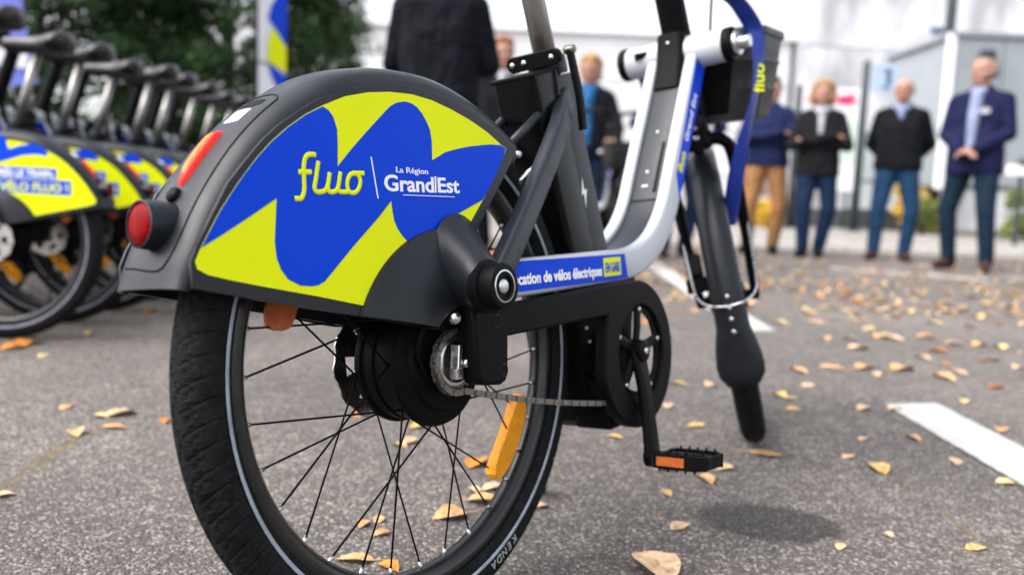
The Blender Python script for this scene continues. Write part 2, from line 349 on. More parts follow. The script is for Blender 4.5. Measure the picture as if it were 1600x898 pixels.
BLU = [(-0.3050,0.4409),(-0.2845,0.4713),(-0.2657,0.4944),(-0.2456,0.5162),(-0.2272,0.5330),(-0.2084,0.5471),(-0.1867,0.5607),(-0.1652,0.5707),(-0.1583,0.5677),(-0.1532,0.5622),(-0.1494,0.5509),(-0.1500,0.5343),(-0.1518,0.5146),(-0.1320,0.5330),(-0.1117,0.5503),(-0.0817,0.5749),(-0.0738,0.5809),(-0.0649,0.5852),(-0.0523,0.5879),(-0.0426,0.5870),(-0.0339,0.5838),(-0.0264,0.5777),(-0.0200,0.5694),(-0.0156,0.5615),(-0.0137,0.5491),(-0.0150,0.5282),(0.0088,0.5387),(0.0291,0.5436),(0.0524,0.5480),(0.0901,0.5529),(0.1116,0.5536),(0.1215,0.5496),(0.1094,0.5319),(0.0900,0.5073),(0.0690,0.4864),(0.0457,0.4783),(0.0279,0.4719),(0.0105,0.4647),(-0.0032,0.4576),(-0.0156,0.4500),(-0.0235,0.4439),(-0.0322,0.4392),(-0.0395,0.4366),(-0.0495,0.4369),(-0.0618,0.4412),(-0.0690,0.4474),(-0.0750,0.4544),(-0.0790,0.4621),(-0.0809,0.4720),(-0.0817,0.4832),(-0.1020,0.4657),(-0.1374,0.4385),(-0.1674,0.4138),(-0.1772,0.4058),(-0.1852,0.4027),(-0.1936,0.4021),(-0.2062,0.4037),(-0.2194,0.4101),(-0.2264,0.4191),(-0.2304,0.4296),(-0.2313,0.4439),(-0.2259,0.4831),(-0.2495,0.4699),(-0.2830,0.4520)]
PANEL = [(-0.3150,0.4300),(-0.3086,0.4432),(-0.2900,0.4719),(-0.2750,0.4950),(-0.2544,0.5164),(-0.2370,0.5335),(-0.2177,0.5488),(-0.1930,0.5645),(-0.1671,0.5785),(-0.1380,0.5895),(-0.1077,0.5979),(-0.0740,0.6030),(-0.0423,0.6048),(-0.0060,0.6020),(0.0301,0.5951),(0.0620,0.5865),(0.0930,0.5753),(0.1200,0.5630),(0.1360,0.5530),(0.1395,0.5480),(0.1385,0.5430),(0.1338,0.5360),(0.0977,0.4962),(0.0567,0.4521),(0.0230,0.4017),(-0.0051,0.3392),(-0.1215,0.3660),(-0.1994,0.3824),(-0.2547,0.3944),(-0.2981,0.4042),(-0.3150,0.4082)]
# centre line of the fender's outer surface, from the tail lip to the front edge
FTOP = [(-0.328,0.410),(-0.319,0.436),(-0.302,0.470),(-0.279,0.504),(-0.249,0.539),(-0.216,0.568),(-0.179,0.592),(-0.140,0.613),(-0.090,0.625),(-0.040,0.630),(0.010,0.628),(0.060,0.617),(0.110,0.598),(0.160,0.571)]

def tyre_mesh(detail):
    """tyre round the y axis; outer radius R"""
    NA, NP = (2400, 46) if detail else (96, 20)
    rc, ry, rz = R-0.0265, 0.0255, 0.0265
    V = []; F = []
    for i in range(NA):
        a = 2*PI*i/NA
        for j in range(NP):
            b = -PI*0.79+2*PI*0.79*j/(NP-1); y = ry*math.sin(b); rr = rc+rz*math.cos(b)
            if detail:
                u = a*R; d = 0
                s = y/ry
                if abs(b) < 1.25:
                    p = (u/0.021) % 1.0
                    zig = 0.30*abs(2*((u/0.042) % 1.0)-1)-0.15
                    if abs(s-zig) < 0.05 or abs(abs(s)-0.56-0.22*(p-0.5)) < 0.04: d = 0.0024
                    q = (p+abs(s)*0.75+(0.5 if s > 0 else 0)) % 1.0
                    if q < 0.085 and abs(s) > 0.18: d = max(d, 0.0022)
                elif abs(b) < 1.75:
                    p = (u/0.021) % 1.0
                    if (p+0.75+(0.5 if s > 0 else 0)) % 1.0 < 0.085: d = 0.0014
                rr -= d*max(0, math.cos(b*0.55)); y -= d*math.sin(b)*0.6
            V.append((rr*math.cos(a), y, rr*math.sin(a)))
    for i in range(NA):
        for j in range(NP-1): F.append((i*NP+j, i*NP+j+1, ((i+1) % NA)*NP+j+1, ((i+1) % NA)*NP+j))
    return fixn(mesh(V, F))
TY1, TY0 = tyre_mesh(True), tyre_mesh(False)
for q in (TY1, TY0): q.materials.append(RUBBER)
RIM = lathe([(0.261, -0.0135), (0.258, -0.0150), (0.248, -0.0150), (0.243, -0.0120), (0.2385, -0.0070), (0.237, 0), (0.2385, 0.0070), (0.243, 0.0120), (0.248, 0.0150), (0.258, 0.0150), (0.261, 0.0135), (0.253, 0.0125), (0.252, 0), (0.253, -0.0125), (0.261, -0.0135)], n=120)
RIM.materials.append(mat('gloss black rim', (0.006, 0.0065, 0.0075), 0.28, 0, 0.2, 40, rvar=0.08, spec=0.45))
def spoke(ye, re, yr, rr_, sweep_deg, rad=0.00115):
    """one spoke from the hub flange to the rim, with its silver nipple"""
    a = math.radians(sweep_deg); p = Vector((re, ye, 0)); q = Vector((rr_*math.cos(a), yr, rr_*math.sin(a)))
    t = (q-p).normalized(); n0 = q-t*0.010
    s = tube([p, n0], rad, 6); nip = tube([n0, q], rad*2.0, 6)
    me = join(s, nip); me.materials.append(BLACK); me.materials.append(CHROME)
    for i in range(len(s.polygons), len(me.polygons)): me.polygons[i].material_index = 1
    return me
def build_wheel(name, parent, hub_r, flange, motor, detail=True):
    wh = obj(name, RIM, parent, None); autosmooth(wh, 50) if motor else None
    obj('tyre', TY1 if detail else TY0, wh, None)
    for s in (-1, 1):
        sm = lathe([(0.2665, s*0.0246), (0.2680, s*0.0256), (0.2700, s*0.0260), (0.2708, s*0.0256)], n=120)
        obj('reflective_stripe', sm, wh, STRIPE)
    ms = {}
    for s in (-1, 1):
        for d in (-1, 1): ms[s, d] = spoke(s*flange, hub_r, -s*0.002, 0.2405, d*38)
    for k in range(32):
        s = -1 if k % 2 else 1; d = 1 if (k//2) % 2 else -1
        o = obj('spoke', ms[s, d], wh, None); o.rotation_euler = (0, math.radians(k*11.25-d*30+4), 0)
    return wh
def all_spokes(hub_r, flange):
    out = []
    for k in range(24):
        s = -1 if k % 2 else 1; d = 1 if (k//2) % 2 else -1
        me = spoke(s*flange, hub_r, -s*0.002, 0.2405, d*38); me.transform(Matrix.Rotation(math.radians(k*15-d*30), 4, 'Y')); out.append(me)
    me = join(*out); me.materials.append(BLACK); return me

bike = empty('rental_bicycle')
tag(bike, 'large dark grey electric bicycle close up, seen from its rear wheel', 'bicycle', 'rental bicycles')

# --- rear wheel
rw = build_wheel('rear_wheel', bike, 0.066, 0.026, True); rw.location = (0, 0, R)
hm = lathe([(0.0, -0.052), (0.028, -0.052), (0.030, -0.047), (0.052, -0.045), (0.056, -0.040), (0.063, -0.039), (0.071, -0.036), (0.073, -0.031), (0.071, -0.027), (0.067, -0.025), (0.067, -0.004), (0.0645, -0.003), (0.0645, 0.003), (0.067, 0.004), (0.067, 0.019), (0.070, 0.020), (0.071, 0.024), (0.070, 0.028), (0.06, 0.031), (0.045, 0.036), (0.02, 0.040), (0, 0.040)], n=72)
autosmooth(obj('hub_motor', hm, rw, MOTOR), 40)
for k in range(8):
    a = k*PI/4+0.2
    o = obj('motor_screw', lathe([(0, -0.0465), (0.0032, -0.0465), (0.0038, -0.0445), (0.0038, -0.041), (0.003, -0.040)], (0.047*math.cos(a), 0, 0.047*math.sin(a)), 10), rw, BLACK)
def sprocket(teeth, r, y, t):
    P = []
    for i in range(teeth*4):
        a = 2*PI*i/(teeth*4); rr_ = r+(0.0030 if i % 4 in (1, 2) else -0.0022); P.append((rr_*math.cos(a), rr_*math.sin(a)))
    return flat_shape([P], t, 0, y)
sp = obj('sprocket', sprocket(18, 0.033, -0.058, 0.003), rw, CHAIN, False)
obj('sprocket_ring', lathe([(0.020, -0.060), (0.028, -0.0625), (0.0285, -0.058), (0.020, -0.0575)], n=40), rw, CHROME)
# wheel reflector clipped between the spokes (curved orange bars)
def reflector(r0, r1, a0, a1, y0, y1):
    V = []; F = []; n = 14
    for i in range(n+1):
        a = a0+(a1-a0)*i/n; k = 0.0035*math.sqrt(max(0, 1-abs(2*i/n-1)**3))
        for (r_, y) in ((r0, y0), (r1, y0+0.006), (r1-0.003, y1), (r0+0.004, y1+0.004)):
            rm = (r0+r1)/2; V.append(((rm+(r_-rm)*(0.25+0.75*k/0.0035))*math.cos(a), y, (rm+(r_-rm)*(0.25+0.75*k/0.0035))*math.sin(a)))
    for i in range(n):
        for j in range(4): F.append((i*4+j, i*4+(j+1) % 4, (i+1)*4+(j+1) % 4, (i+1)*4+j))
    F.append((0, 1, 2, 3)); F.append(tuple(n*4+j for j in range(4)))
    return fixn(mesh(V, F))
o = obj('spoke_reflector', reflector(0.190, 0.228, math.radians(-53), math.radians(-20), -0.010, 0.004), rw, ORANGE); autosmooth(o, 30); bevel(o, 0.0012)
o = obj('spoke_reflector', reflector(0.188, 0.220, math.radians(149), math.radians(164), -0.010, 0.004), rw, DORANGE); autosmooth(o, 30); bevel(o, 0.0012)
# raised maker's lettering on the sidewall
lm = []
for side, a_c in ((-1, -66.5), (-1, 113.5)):
    lm = []
    for i, ch in enumerate('KENDA'):
        t = text_mesh(ch, 0.014, 0.0008, 0.0, 0.12, align='CENTER')
        a = math.radians(a_c-(i-2)*2.5)
        M = Matrix.Rotation(-(a-PI/2), 4, 'Y') @ T(0, -0.0258, 0.2790) @ MR @ T(0, -0.005, 0)
        t.transform(M); lm.append(t)
    obj('tyre_lettering', join(*lm), rw, LETTER, False)
# axle nut
nut = join(lathe([(0, -0.082), (0.0045, -0.082), (0.0055, -0.080), (0.0055, -0.072), (0.011, -0.071), (0.011, -0.063), (0, -0.063)], (-0.004, 0, 0), n=6), boxm((-0.012, -0.072, 0.006), (0.007, 0.012, 0.030), Matrix.Rotation(0.15, 3, 'Y')), boxm((-0.016, -0.074, -0.010), (0.012, 0.010, 0.012)))
o = obj('axle_nut', nut, rw, CHROME, False); bevel(o, 0.001)

# --- rear fender
ftop = cr([(p[0], 0, p[1]) for p in FTOP], 5)
NS = len(ftop); V = []; F = []
ybase = [-0.0560, -0.0556, -0.0535, -0.0480, -0.0390, -0.0270, -0.0140, 0, 0.0140, 0.0270, 0.0390, 0.0480, 0.0535, 0.0556, 0.0560]
drop_ = [1.0, 0.72, 0.47, 0.27, 0.125, 0.045, 0.009, 0, 0.009, 0.045, 0.125, 0.27, 0.47, 0.72, 1.0]
def fender_shell(inset):
    V = []; F = []; n = len(ybase)
    for i, p in enumerate(ftop):
        a = ftop[max(0, i-1)]; b = ftop[min(NS-1, i+1)]; t = (b-a).normalized(); nn = Vector((-t.z, 0, t.x))
        s = i/(NS-1); dp = 0.012+0.034*min(1, s*3.0)**0.8
        for y, d in zip(ybase, drop_):
            k = 1-0.10*max(0, (0.10-s)/0.10)
            V.append(p-nn*(d*dp+inset)+Vector((0, y*(1-inset*18)*k, 0)))
    for i in range(NS-1):
        for j in range(n-1): F.append((i*n+j, i*n+j+1, (i+1)*n+j+1, (i+1)*n+j))
    return V, F, n
V, F, n_ = fender_shell(0); V2, F2, _ = fender_shell(0.003)
N = len(V); F = F+[tuple(i+N for i in f[::-1]) for f in F2]
for j in range(n_-1):
    F.append((j, N+j, N+j+1, j+1)); q = (NS-1)*n_; F.append((q+j, q+j+1, N+q+j+1, N+q+j))
for i in range(NS-1):
    F.append((i*n_, (i+1)*n_, N+(i+1)*n_, N+i*n_)); q = n_-1; F.append((i*n_+q, N+i*n_+q, N+(i+1)*n_+q, (i+1)*n_+q))
rf = obj('rear_fender', fixn(mesh(V+V2, F)), bike, GREY); autosmooth(rf, 60)
for s in (-1, 1):
    o = obj('side_panel', flat_shape([PANEL], 0.004, 0.0003, s*0.0563, s), rf, GREY); autosmooth(o, 40)
    o = obj('yellow_decal', flat_shape([YEL], 0.0006, 0, s*0.0567, s), rf, YELLOW, False)
obj('blue_decal', flat_shape([BLU], 0.0008, 0, -0.0571, -1), rf, BLUE, False)
S = {'f': [(-0.1796,0.5243),(-0.1867,0.5239),(-0.1913,0.5197),(-0.1936,0.5097),(-0.1943,0.4931),(-0.1963,0.4865),(-0.1993,0.4831),(-0.2049,0.4830)],
     'fb': [(-0.1986,0.5073),(-0.1860,0.5078)], 'l': [(-0.1759,0.5172),(-0.1801,0.5014),(-0.1823,0.4935),(-0.1790,0.4896),(-0.1702,0.4910),(-0.1660,0.4962),(-0.1628,0.5071)],
     'u': [(-0.1660,0.4962),(-0.1650,0.4905),(-0.1583,0.4905),(-0.1535,0.4943),(-0.1492,0.5083)], 'v': [(-0.1535,0.4943),(-0.1522,0.4909),(-0.1431,0.4905),(-0.1395,0.4925)],
     'o': [(-0.1289,0.5091),(-0.1361,0.5076),(-0.1405,0.5016),(-0.1411,0.4946),(-0.1377,0.4901),(-0.1305,0.4908),(-0.1252,0.4963),(-0.1238,0.5034),(-0.1273,0.5086),(-0.1300,0.5090)], 'ob': [(-0.1320,0.5091),(-0.1192,0.5095)]}
obj('yellow_lettering', strokes(S.values(), 0.0048, -0.0573), rf, YELLOW)
obj('divider_line', strokes([[(-0.1071, 0.5262), (-0.1011, 0.4852)]], 0.0011, -0.0573), rf, WHITE)
def tR(s, x, z, h, width, y=-0.0573, off=0.0, rot=0.0, sp=1.0, shear=0):
    t = text_mesh(s, h/0.72, 0.0005, off, shear, sp, width=width); t.transform(T(x, y, z) @ Matrix.Rotation(-rot, 4, 'Y') @ MR); return t
obj('white_lettering', join(tR('La Région', -0.0722, 0.5126, 0.0062, 0.0490, off=0.00005), tR('Grand', -0.0907, 0.4934, 0.0168, 0.0755, off=0.0005),
    tR('Est', -0.0085, 0.4938, 0.0164, 0.0365, off=0.0005), strokes([[(-0.0125, 0.4938), (-0.0118, 0.5102)]], 0.0026, -0.0573, 0.0004)), rf, WHITE, False)
obj('white_underline', strokes([[(-0.0640, 0.4893), (0.0180, 0.4889)]], 0.0010, -0.0573), rf, WHITE)
# left side artwork
def LPX(p): return (-(p[0]-13)/516.0, 0.5+(273-p[1])/516.0)
WAVE = [LPX(p) for p in [(-14,248),(2,238),(16,226),(28,216),(34,215),(38,221),(42,236),(60,230),(78,227),(92,230),(103,241),(100,245),(84,243),(64,245),(45,251),(27,257),(20,255),(17,248),(4,256),(-14,266)]]
obj('blue_decal', flat_shape([WAVE], 0.0008, 0, 0.0571, 1), rf, BLUE, False)
obj('blue_text_band', flat_shape([[LPX(p) for p in ((6,262),(114,263),(114,279),(6,278.5))]], 0.0008, 0, 0.0571, 1), rf, BLUE, False)
obj('blue_text_band', flat_shape([[LPX(p) for p in ((1,280),(136,281),(136,303),(1,300))]], 0.0008, 0, 0.0571, 1), rf, BLUE, False)
def tL(s, x, z, h, width, y=0.0573, off=0.0, rot=0.0):
    t = text_mesh(s, h/0.72, 0.0005, off, width=width); t.transform(T(x, y, z) @ Matrix.Rotation(rot, 4, 'Y') @ ML); return t
obj('white_lettering', tL('APRÈS LE TRAIN,', LPX((10,0))[0], LPX((0,276))[1], 0.020, 0.194, off=0.0008), rf, WHITE, False)
obj('yellow_lettering', tL('LE VÉLO FLUO !', LPX((6,0))[0], LPX((0,298))[1], 0.024, 0.243, off=0.0009), rf, YELLOW, False)

# tail details on the rear of the fender: unit position s along the centre line
def fpos(x):
    for i in range(NS-1):
        if ftop[i].x <= x <= ftop[i+1].x:
            k = (x-ftop[i].x)/(ftop[i+1].x-ftop[i].x); p = ftop[i].lerp(ftop[i+1], k); t = (ftop[i+1]-ftop[i]).normalized(); return p, t, Vector((-t.z, 0, t.x))
    return ftop[0], (ftop[1]-ftop[0]).normalized(), Vector((-1, 0, 0))
def along(x0, x1, n): return [fpos(x0+(x1-x0)*i/(n-1)) for i in range(n)]
def fsurf(x, y, lift=0.0):
    p, t, nn = fpos(x); k = min(range(NS), key=lambda i: abs(ftop[i].x-x)); s = k/(NS-1); dp = 0.012+0.034*min(1, s*3.0)**0.8
    a_ = min(0.0559, abs(y)); i = 7
    while i < 13 and ybase[i+1] < a_: i += 1
    f = (a_-ybase[i])/(ybase[i+1]-ybase[i]); d = drop_[i]+(drop_[i+1]-drop_[i])*f
    return p-nn*(d*dp-lift)+Vector((0, y, 0))
def strip(x0, x1, half, lift, thick, n=16, taper=0.0, pw=6):
    V = []; F = []; st = along(x0, x1, n)
    for i, (p, t, nn) in enumerate(st):
        u = abs(2*i/(n-1)-1); h = half*math.sqrt(max(0.02, 1-u**pw)) if taper == 0 else half*(1-taper*i/(n-1))*math.sqrt(max(0.02, 1-u**8))
        for a in range(7):
            y = h*(a/3-1)
            V.append(fsurf(x0+(x1-x0)*i/(n-1), y, lift+thick*(1-(a/3-1)**4)*(1-u**6)))
    for i in range(n-1):
        for a in range(6): F.append((i*7+a, i*7+a+1, (i+1)*7+a+1, (i+1)*7+a))
    return fixn(mesh(V, F))
obj('tail_light', strip(-0.285, -0.238, 0.0078, -0.0005, 0.0060), rf, TAIL)
obj('tail_light_glow', strip(-0.279, -0.243, 0.0040, 0.0030, 0.0042, pw=10), rf, TAILHOT)
obj('number_label', strip(-0.229, -0.211, 0.0115, 0.0003, 0.0008, pw=60), rf, WHITE)
obj('hand_slot', strip(-0.208, -0.196, 0.016, 0.0003, 0.0008), rf, BLACK)
# groove that outlines the tail strip
gp = [fsurf(-0.322, 0.034, 0.0), fsurf(-0.3225, 0.015, 0.0), fsurf(-0.3235, -0.012, 0.0), fsurf(-0.3225, -0.026, 0.0), fsurf(-0.316, -0.0330, 0.0)]
gp += [fsurf(-0.308+(0.308-0.205)*i/14, -0.0345+0.004*i/14, 0.0) for i in range(15)]
gp += [fsurf(-0.197, -0.029, 0.0), fsurf(-0.191, -0.022, 0.0), fsurf(-0.188, -0.010, 0.0), fsurf(-0.188, 0.010, 0.0), fsurf(-0.191, 0.022, 0.0)]
obj('tail_groove', tube(gp, 0.0010, 6, 2), rf, BLACK)
# round red reflector lamp in its hooded housing
p, t, nn = fpos(-0.309); q = Matrix.Translation(p+nn*0.004+Vector((0, -0.002, 0.004))) @ Vector((-1, 0, 0.10)).to_track_quat('X', 'Z').to_matrix().to_4x4()
hood = lathe([(0.0, -0.016), (0.0210, -0.016), (0.0215, 0.004), (0.0205, 0.0135), (0.0190, 0.0140), (0.0180, 0.0115), (0, 0.0112)], n=32, axis='X'); hood.transform(q)
autosmooth(obj('reflector_housing', hood, rf, GREY), 40)
red = lathe([(0.0182, 0.0112), (0.0176, 0.0132), (0.010, 0.0152), (0, 0.0158)], n=32, axis='X'); red.transform(q); obj('red_reflector', red, rf, RED)
p, t, nn = fpos(-0.290); obj('lock_button', xf(lathe([(0, 0.004), (0.006, 0.0035), (0.0075, 0.001), (0.0075, -0.004)], n=16, axis='Z'), T(*(p+nn*0.001)) @ nn.to_track_quat('Z', 'Y').to_matrix().to_4x4()), rf, BLACK)
# bulged cover round the hub, right and left
for s in (-1, 1):
    prof = [(0.150, 0.0560), (0.149, 0.0600), (0.142, 0.0640), (0.118, 0.0740), (0.095, 0.0800), (0.070, 0.0830), (0.064, 0.0810), (0.064, 0.0560)]
    me = lathe([(r_, s*y) for r_, y in prof], (0, 0, R), 28, math.radians(76), math.radians(157))
    # cut the lower side along the fender's lower line
    bm = bmesh.new(); bm.from_mesh(me); a = Vector((-0.1215, 0, 0.366)); b = Vector((-0.005, 0, 0.339)); d = (b-a).normalized(); nn = Vector((-d.z, 0, d.x))
    if nn.z > 0: nn = -nn
    bmesh.ops.bisect_plane(bm, geom=bm.verts[:]+bm.edges[:]+bm.faces[:], plane_co=a, plane_no=nn, clear_outer=True)
    bmesh.ops.holes_fill(bm, edges=[e for e in bm.edges if e.is_boundary]); bmesh.ops.recalc_face_normals(bm, faces=bm.faces); bm.to_mesh(me); bm.free()
    autosmooth(obj('hub_cover', me, rf, GREY), 40)
    obj('cover_bolt', lathe([(0, s*0.088), (0.004, s*0.0875), (0.0065, s*0.085), (0.0070, s*0.080)], (-0.022, 0, 0.356), 16), rf, CHROME)
# --- dropout bracket, coupling boss and lock cylinder on each side
def boss(s):
    cb, rb = Vector((0.016, s*0.060, 0.418)), 0.050
    ct, rt_ = Vector((-0.004, s*0.116, 0.388)), 0.0305
    V = []; F = []; n = 40; K = 9
    for k in range(K):
        u = k/(K-1); e = u**0.8
        c = cb.lerp(ct, u); r_ = rb+(rt_-rb)*e
        if k == K-1: r_ -= 0.0015
        for i in range(n):
            a = 2*PI*i/n; V.append(c+Vector((r_*0.92*math.cos(a), 0, r_*1.05*math.sin(a))))
    for k in range(K-1):
        for i in range(n): F.append((k*n+i, k*n+(i+1) % n, (k+1)*n+(i+1) % n, (k+1)*n+i))
    F.append(tuple(range(n))); F.append(tuple((K-1)*n+i for i in range(n)))
    return fixn(mesh(V, F))
for s in (-1, 1):
    cb = obj('coupling_boss', boss(s), bike, GREY); autosmooth(cb, 45); bevel(cb, 0.002, 2, 50)
    c = (-0.004, 0, 0.388)
    lk = obj('lock_cylinder', lathe([(0.0, s*0.110), (0.0290, s*0.110), (0.0290, s*0.119), (0.0275, s*0.1205), (0.0245, s*0.1210), (0.0245, s*0.136), (0.0235, s*0.1380), (0.0185, s*0.1385), (0.0175, s*0.1372), (0.0165, s*0.1372), (0.0155, s*0.1385), (0.0125, s*0.1385), (0.0120, s*0.1365), (0.0, s*0.1365)], c, 48), bike, BLACK); autosmooth(lk, 40)
    obj('lock_ring', lathe([(0.0158, s*0.1386), (0.0178, s*0.1386), (0.0178, s*0.1376), (0.0158, s*0.1376)], c, 40), lk, CHROME)
    obj('lock_pin', lathe([(0.0, s*0.1385), (0.0055, s*0.1385), (0.0075, s*0.1375), (0.0082, s*0.136)], c, 24), lk, CHROME)
    P = [(-0.006, 0.378), (-0.004, 0.290), (0.001, 0.282), (0.009, 0.279), (0.038, 0.275), (0.047, 0.278), (0.052, 0.286), (0.060, 0.368), (0.04, 0.385), (0.00, 0.390)]
    br = obj('dropout_bracket', flat_shape([P], 0.026, 0.005, s*0.0945, s), bike, BLACK); autosmooth(br, 40)
    for (x, z, r_) in ((0.036, 0.347, 0.0075), (0.042, 0.291, 0.0075)):
        obj('bracket_socket', lathe([(0.0, s*0.0935), (r_*0.7, s*0.0935), (r_*0.8, s*0.0951), (r_, s*0.0951), (r_*1.1, s*0.0941)], (x, 0, z), 20), br, GBLACK)
o = obj('bracket_cable', tube([(-0.03, -0.062, 0.37), (-0.045, -0.058, 0.35), (-0.05, -0.05, 0.32), (-0.03, -0.045, 0.29)], 0.003, 8, 5), bike, BLACK)
obj('motor_cable', tube([(0.02, -0.070, 0.375), (0.07, -0.064, 0.385), (0.14, -0.060, 0.440), (0.19, -0.058, 0.500), (0.225, -0.046, 0.545), (0.25, -0.03, 0.56)], 0.0036, 8, 6), bike, BLACK)
obj('gear_cable', tube([(0.30, -0.03, 0.34), (0.285, -0.048, 0.30), (0.295, -0.046, 0.26), (0.325, -0.042, 0.235)], 0.0028, 8, 6), bike, BLACK)
# brake disc, left
ro = []
PO = [((0.070 if i % 6 < 3 else 0.0675)*math.cos(2*PI*i/72), (0.070 if i % 6 < 3 else 0.0675)*math.sin(2*PI*i/72)+R) for i in range(72)]
PH = [[(0.050*math.cos(a+b)*k, 0.050*math.sin(a+b)*k+R) for b, k in ((-.22, .72), (.22, .72), (.26, 1.05), (-.18, 1.05))] for a in [2*PI*i/6 for i in range(6)]]
obj('brake_disc', flat_shape([PO]+PH, 0.002, 0, 0.0640, 1), bike, CHROME, False)
# --- frame: two rails that run beside the rear wheel and rise to the head
RAILP = [(-0.005, 0.080, 0.392), (0.10, 0.077, 0.393), (0.22, 0.071, 0.3945), (0.33, 0.060, 0.396), (0.41, 0.049, 0.397), (0.465, 0.043, 0.4035), (0.515, 0.040, 0.420), (0.556, 0.0385, 0.447), (0.592, 0.038, 0.487), (0.622, 0.038, 0.540), (0.660, 0.038, 0.609), (0.705, 0.038, 0.690), (0.748, 0.038, 0.767)]
for s in (-1, 1):
    P = cr([(p[0], s*p[1], p[2]) for p in RAILP], 7)
    o = obj('frame_rail', sweep(P, rrect(0.022, 0.046, 0.0065, 4), (0, 1, 0)), bike, SILV); autosmooth(o, 50)
# sticker along the right rail (follows the rail's side)
def rail_y(x, s=-1):
    for a, b in zip(RAILP, RAILP[1:]):
        if a[0] <= x <= b[0]: return s*(a[1]+(b[1]-a[1])*(x-a[0])/(b[0]-a[0])+0.0112)
    return s*0.05
def on_rail(me, s=-1):
    for v in me.vertices: v.co.y += rail_y(v.co.x, s)
    me.update(); return me
def rail_sheet(x0, x1, z0, z1, off, s=-1, slant=0.0):
    V = []; F = []; n = 30
    for i in range(n+1):
        x = x0+(x1-x0)*i/n
        for (z, y) in ((z0, 0), (z1, 0), (z1, 1), (z0, 1)): V.append((x+slant*(z-z0)*(i/n), s*(off-0.0006*y), z))
    for i in range(n):
        for j in range(4): F.append((i*4+j, i*4+(j+1) % 4, (i+1)*4+(j+1) % 4, (i+1)*4+j))
    F.append((0, 1, 2, 3)); F.append(tuple(n*4+j for j in range(4)))
    return fixn(mesh(V, F))
for s in (-1, 1):
    sk = obj('rail_sticker', on_rail(rail_sheet(0.02, 0.402, 0.3765, 0.4125, 0.0006, s, -0.25), s), bike, BLUE, False)
    obj('lime_patch', on_rail(rail_sheet(0.312, 0.374, 0.3825, 0.4085, 0.0010, s), s), sk, YELLOW, False)
    f = tR if s < 0 else tL
    t1 = f('Location de vélos électriques', 0.066 if s < 0 else 0.305, 0.3850, 0.0135, 0.238, s*0.0013, 0.0006)
    t2 = f('EN GARE', 0.317 if s < 0 else 0.369, 0.3880, 0.0140, 0.052, s*0.0013, 0.0004)
    obj('white_lettering', on_rail(t1, s), sk, WHITE, False); obj('blue_lettering', on_rail(t2, s), sk, BLUE, False)
# blue band with lettering up the riser
def riser_pt(u, v, s, off):       # u 0..1 up the straight riser, v across the side face
    a = Vector((0.612, 0, 0.522)); b = Vector((0.740, 0, 0.752)); t = (b-a).normalized(); nn = Vector((t.z, 0, -t.x))
    return a+(b-a)*u+nn*v+Vector((0, s*(0.049+off), 0))
for s in (-1, 1):
    V = [riser_pt(u, v, s, o_) for (u, v) in ((-0.06, 0.018), (0.06, -0.008), (0.97, -0.018), (0.97, 0.018), (0.5, 0.019)) for o_ in (0.0006, -0.0004)]
    o = obj('riser_sticker', fixn(mesh(V, [(0, 2, 4, 6, 8), (1, 9, 7, 5, 3)]+[(2*i, 2*((i+1) % 5), 2*((i+1) % 5)+1, 2*i+1) for i in range(5)])), bike, BLUE, False)
    a = Vector((0.612, 0, 0.522)); b = Vector((0.740, 0, 0.752)); ang = math.atan2(b.z-a.z, b.x-a.x)
    t = text_mesh('Grand Est', 0.017, 0.0006, 0.0003, width=0.100); t2 = text_mesh('fluo', 0.022, 0.0006, 0.0006, width=0.042)
    base = riser_pt(0.34, 0.007, s, 0.0012); base2 = riser_pt(0.10, 0.008, s, 0.0012)
    if s < 0: Mx = lambda p: T(*p) @ Matrix.Rotation(-ang, 4, 'Y') @ MR
    else: Mx = lambda p: T(*p) @ Matrix.Rotation(PI-ang, 4, 'Y') @ ML
    t.transform(Mx(base)); t2.transform(Mx(base2))
    obj('white_lettering', t, o, WHITE, False); obj('yellow_lettering', t2, o, YELLOW, False)
# dark inlay between the rails
IN = cr([(p[0], 0, p[2]) for p in RAILP[4:]], 7)
ip = sweep(IN, rrect(0.060, 0.030, 0.002, 2), (0, 1, 0)); o = obj('frame_inlay', ip, bike, FRAMEGREY); autosmooth(o, 50)
a = Vector((0.612, 0, 0.522)); b = Vector((0.740, 0, 0.752)); tt = (b-a).normalized(); nn = Vector((-tt.z, 0, tt.x))
RQ = Matrix((tt, Vector((0, 1, 0)), tt.cross(Vector((0, 1, 0))))).transposed()
def on_riser(u, y, lift): return a+(b-a)*u+nn*(0.015+lift)+Vector((0, y, 0))
io = o
bevel(obj('inlay_slot', boxm(on_riser(0.12, -0.017, 0.0006), (0.10, 0.006, 0.003), RQ), io, BLACK, False), 0.0012)
bevel(obj('inlay_seam', boxm(on_riser(-0.13, 0, 0.0003), (0.004, 0.052, 0.0016), RQ), io, BLACK, False), 0.0005)
for u, y in ((0.40, 0.0), (0.09, 0.004), (-0.02, 0.006), (-0.02, 0.000)):
    obj('inlay_mark', xf(lathe([(0, 0.0012), (0.0022, 0.001), (0.0026, 0)], n=14, axis='Z'), T(*on_riser(u, y, 0.0002)) @ nn.to_track_quat('Z', 'Y').to_matrix().to_4x4()), io, WHITE)
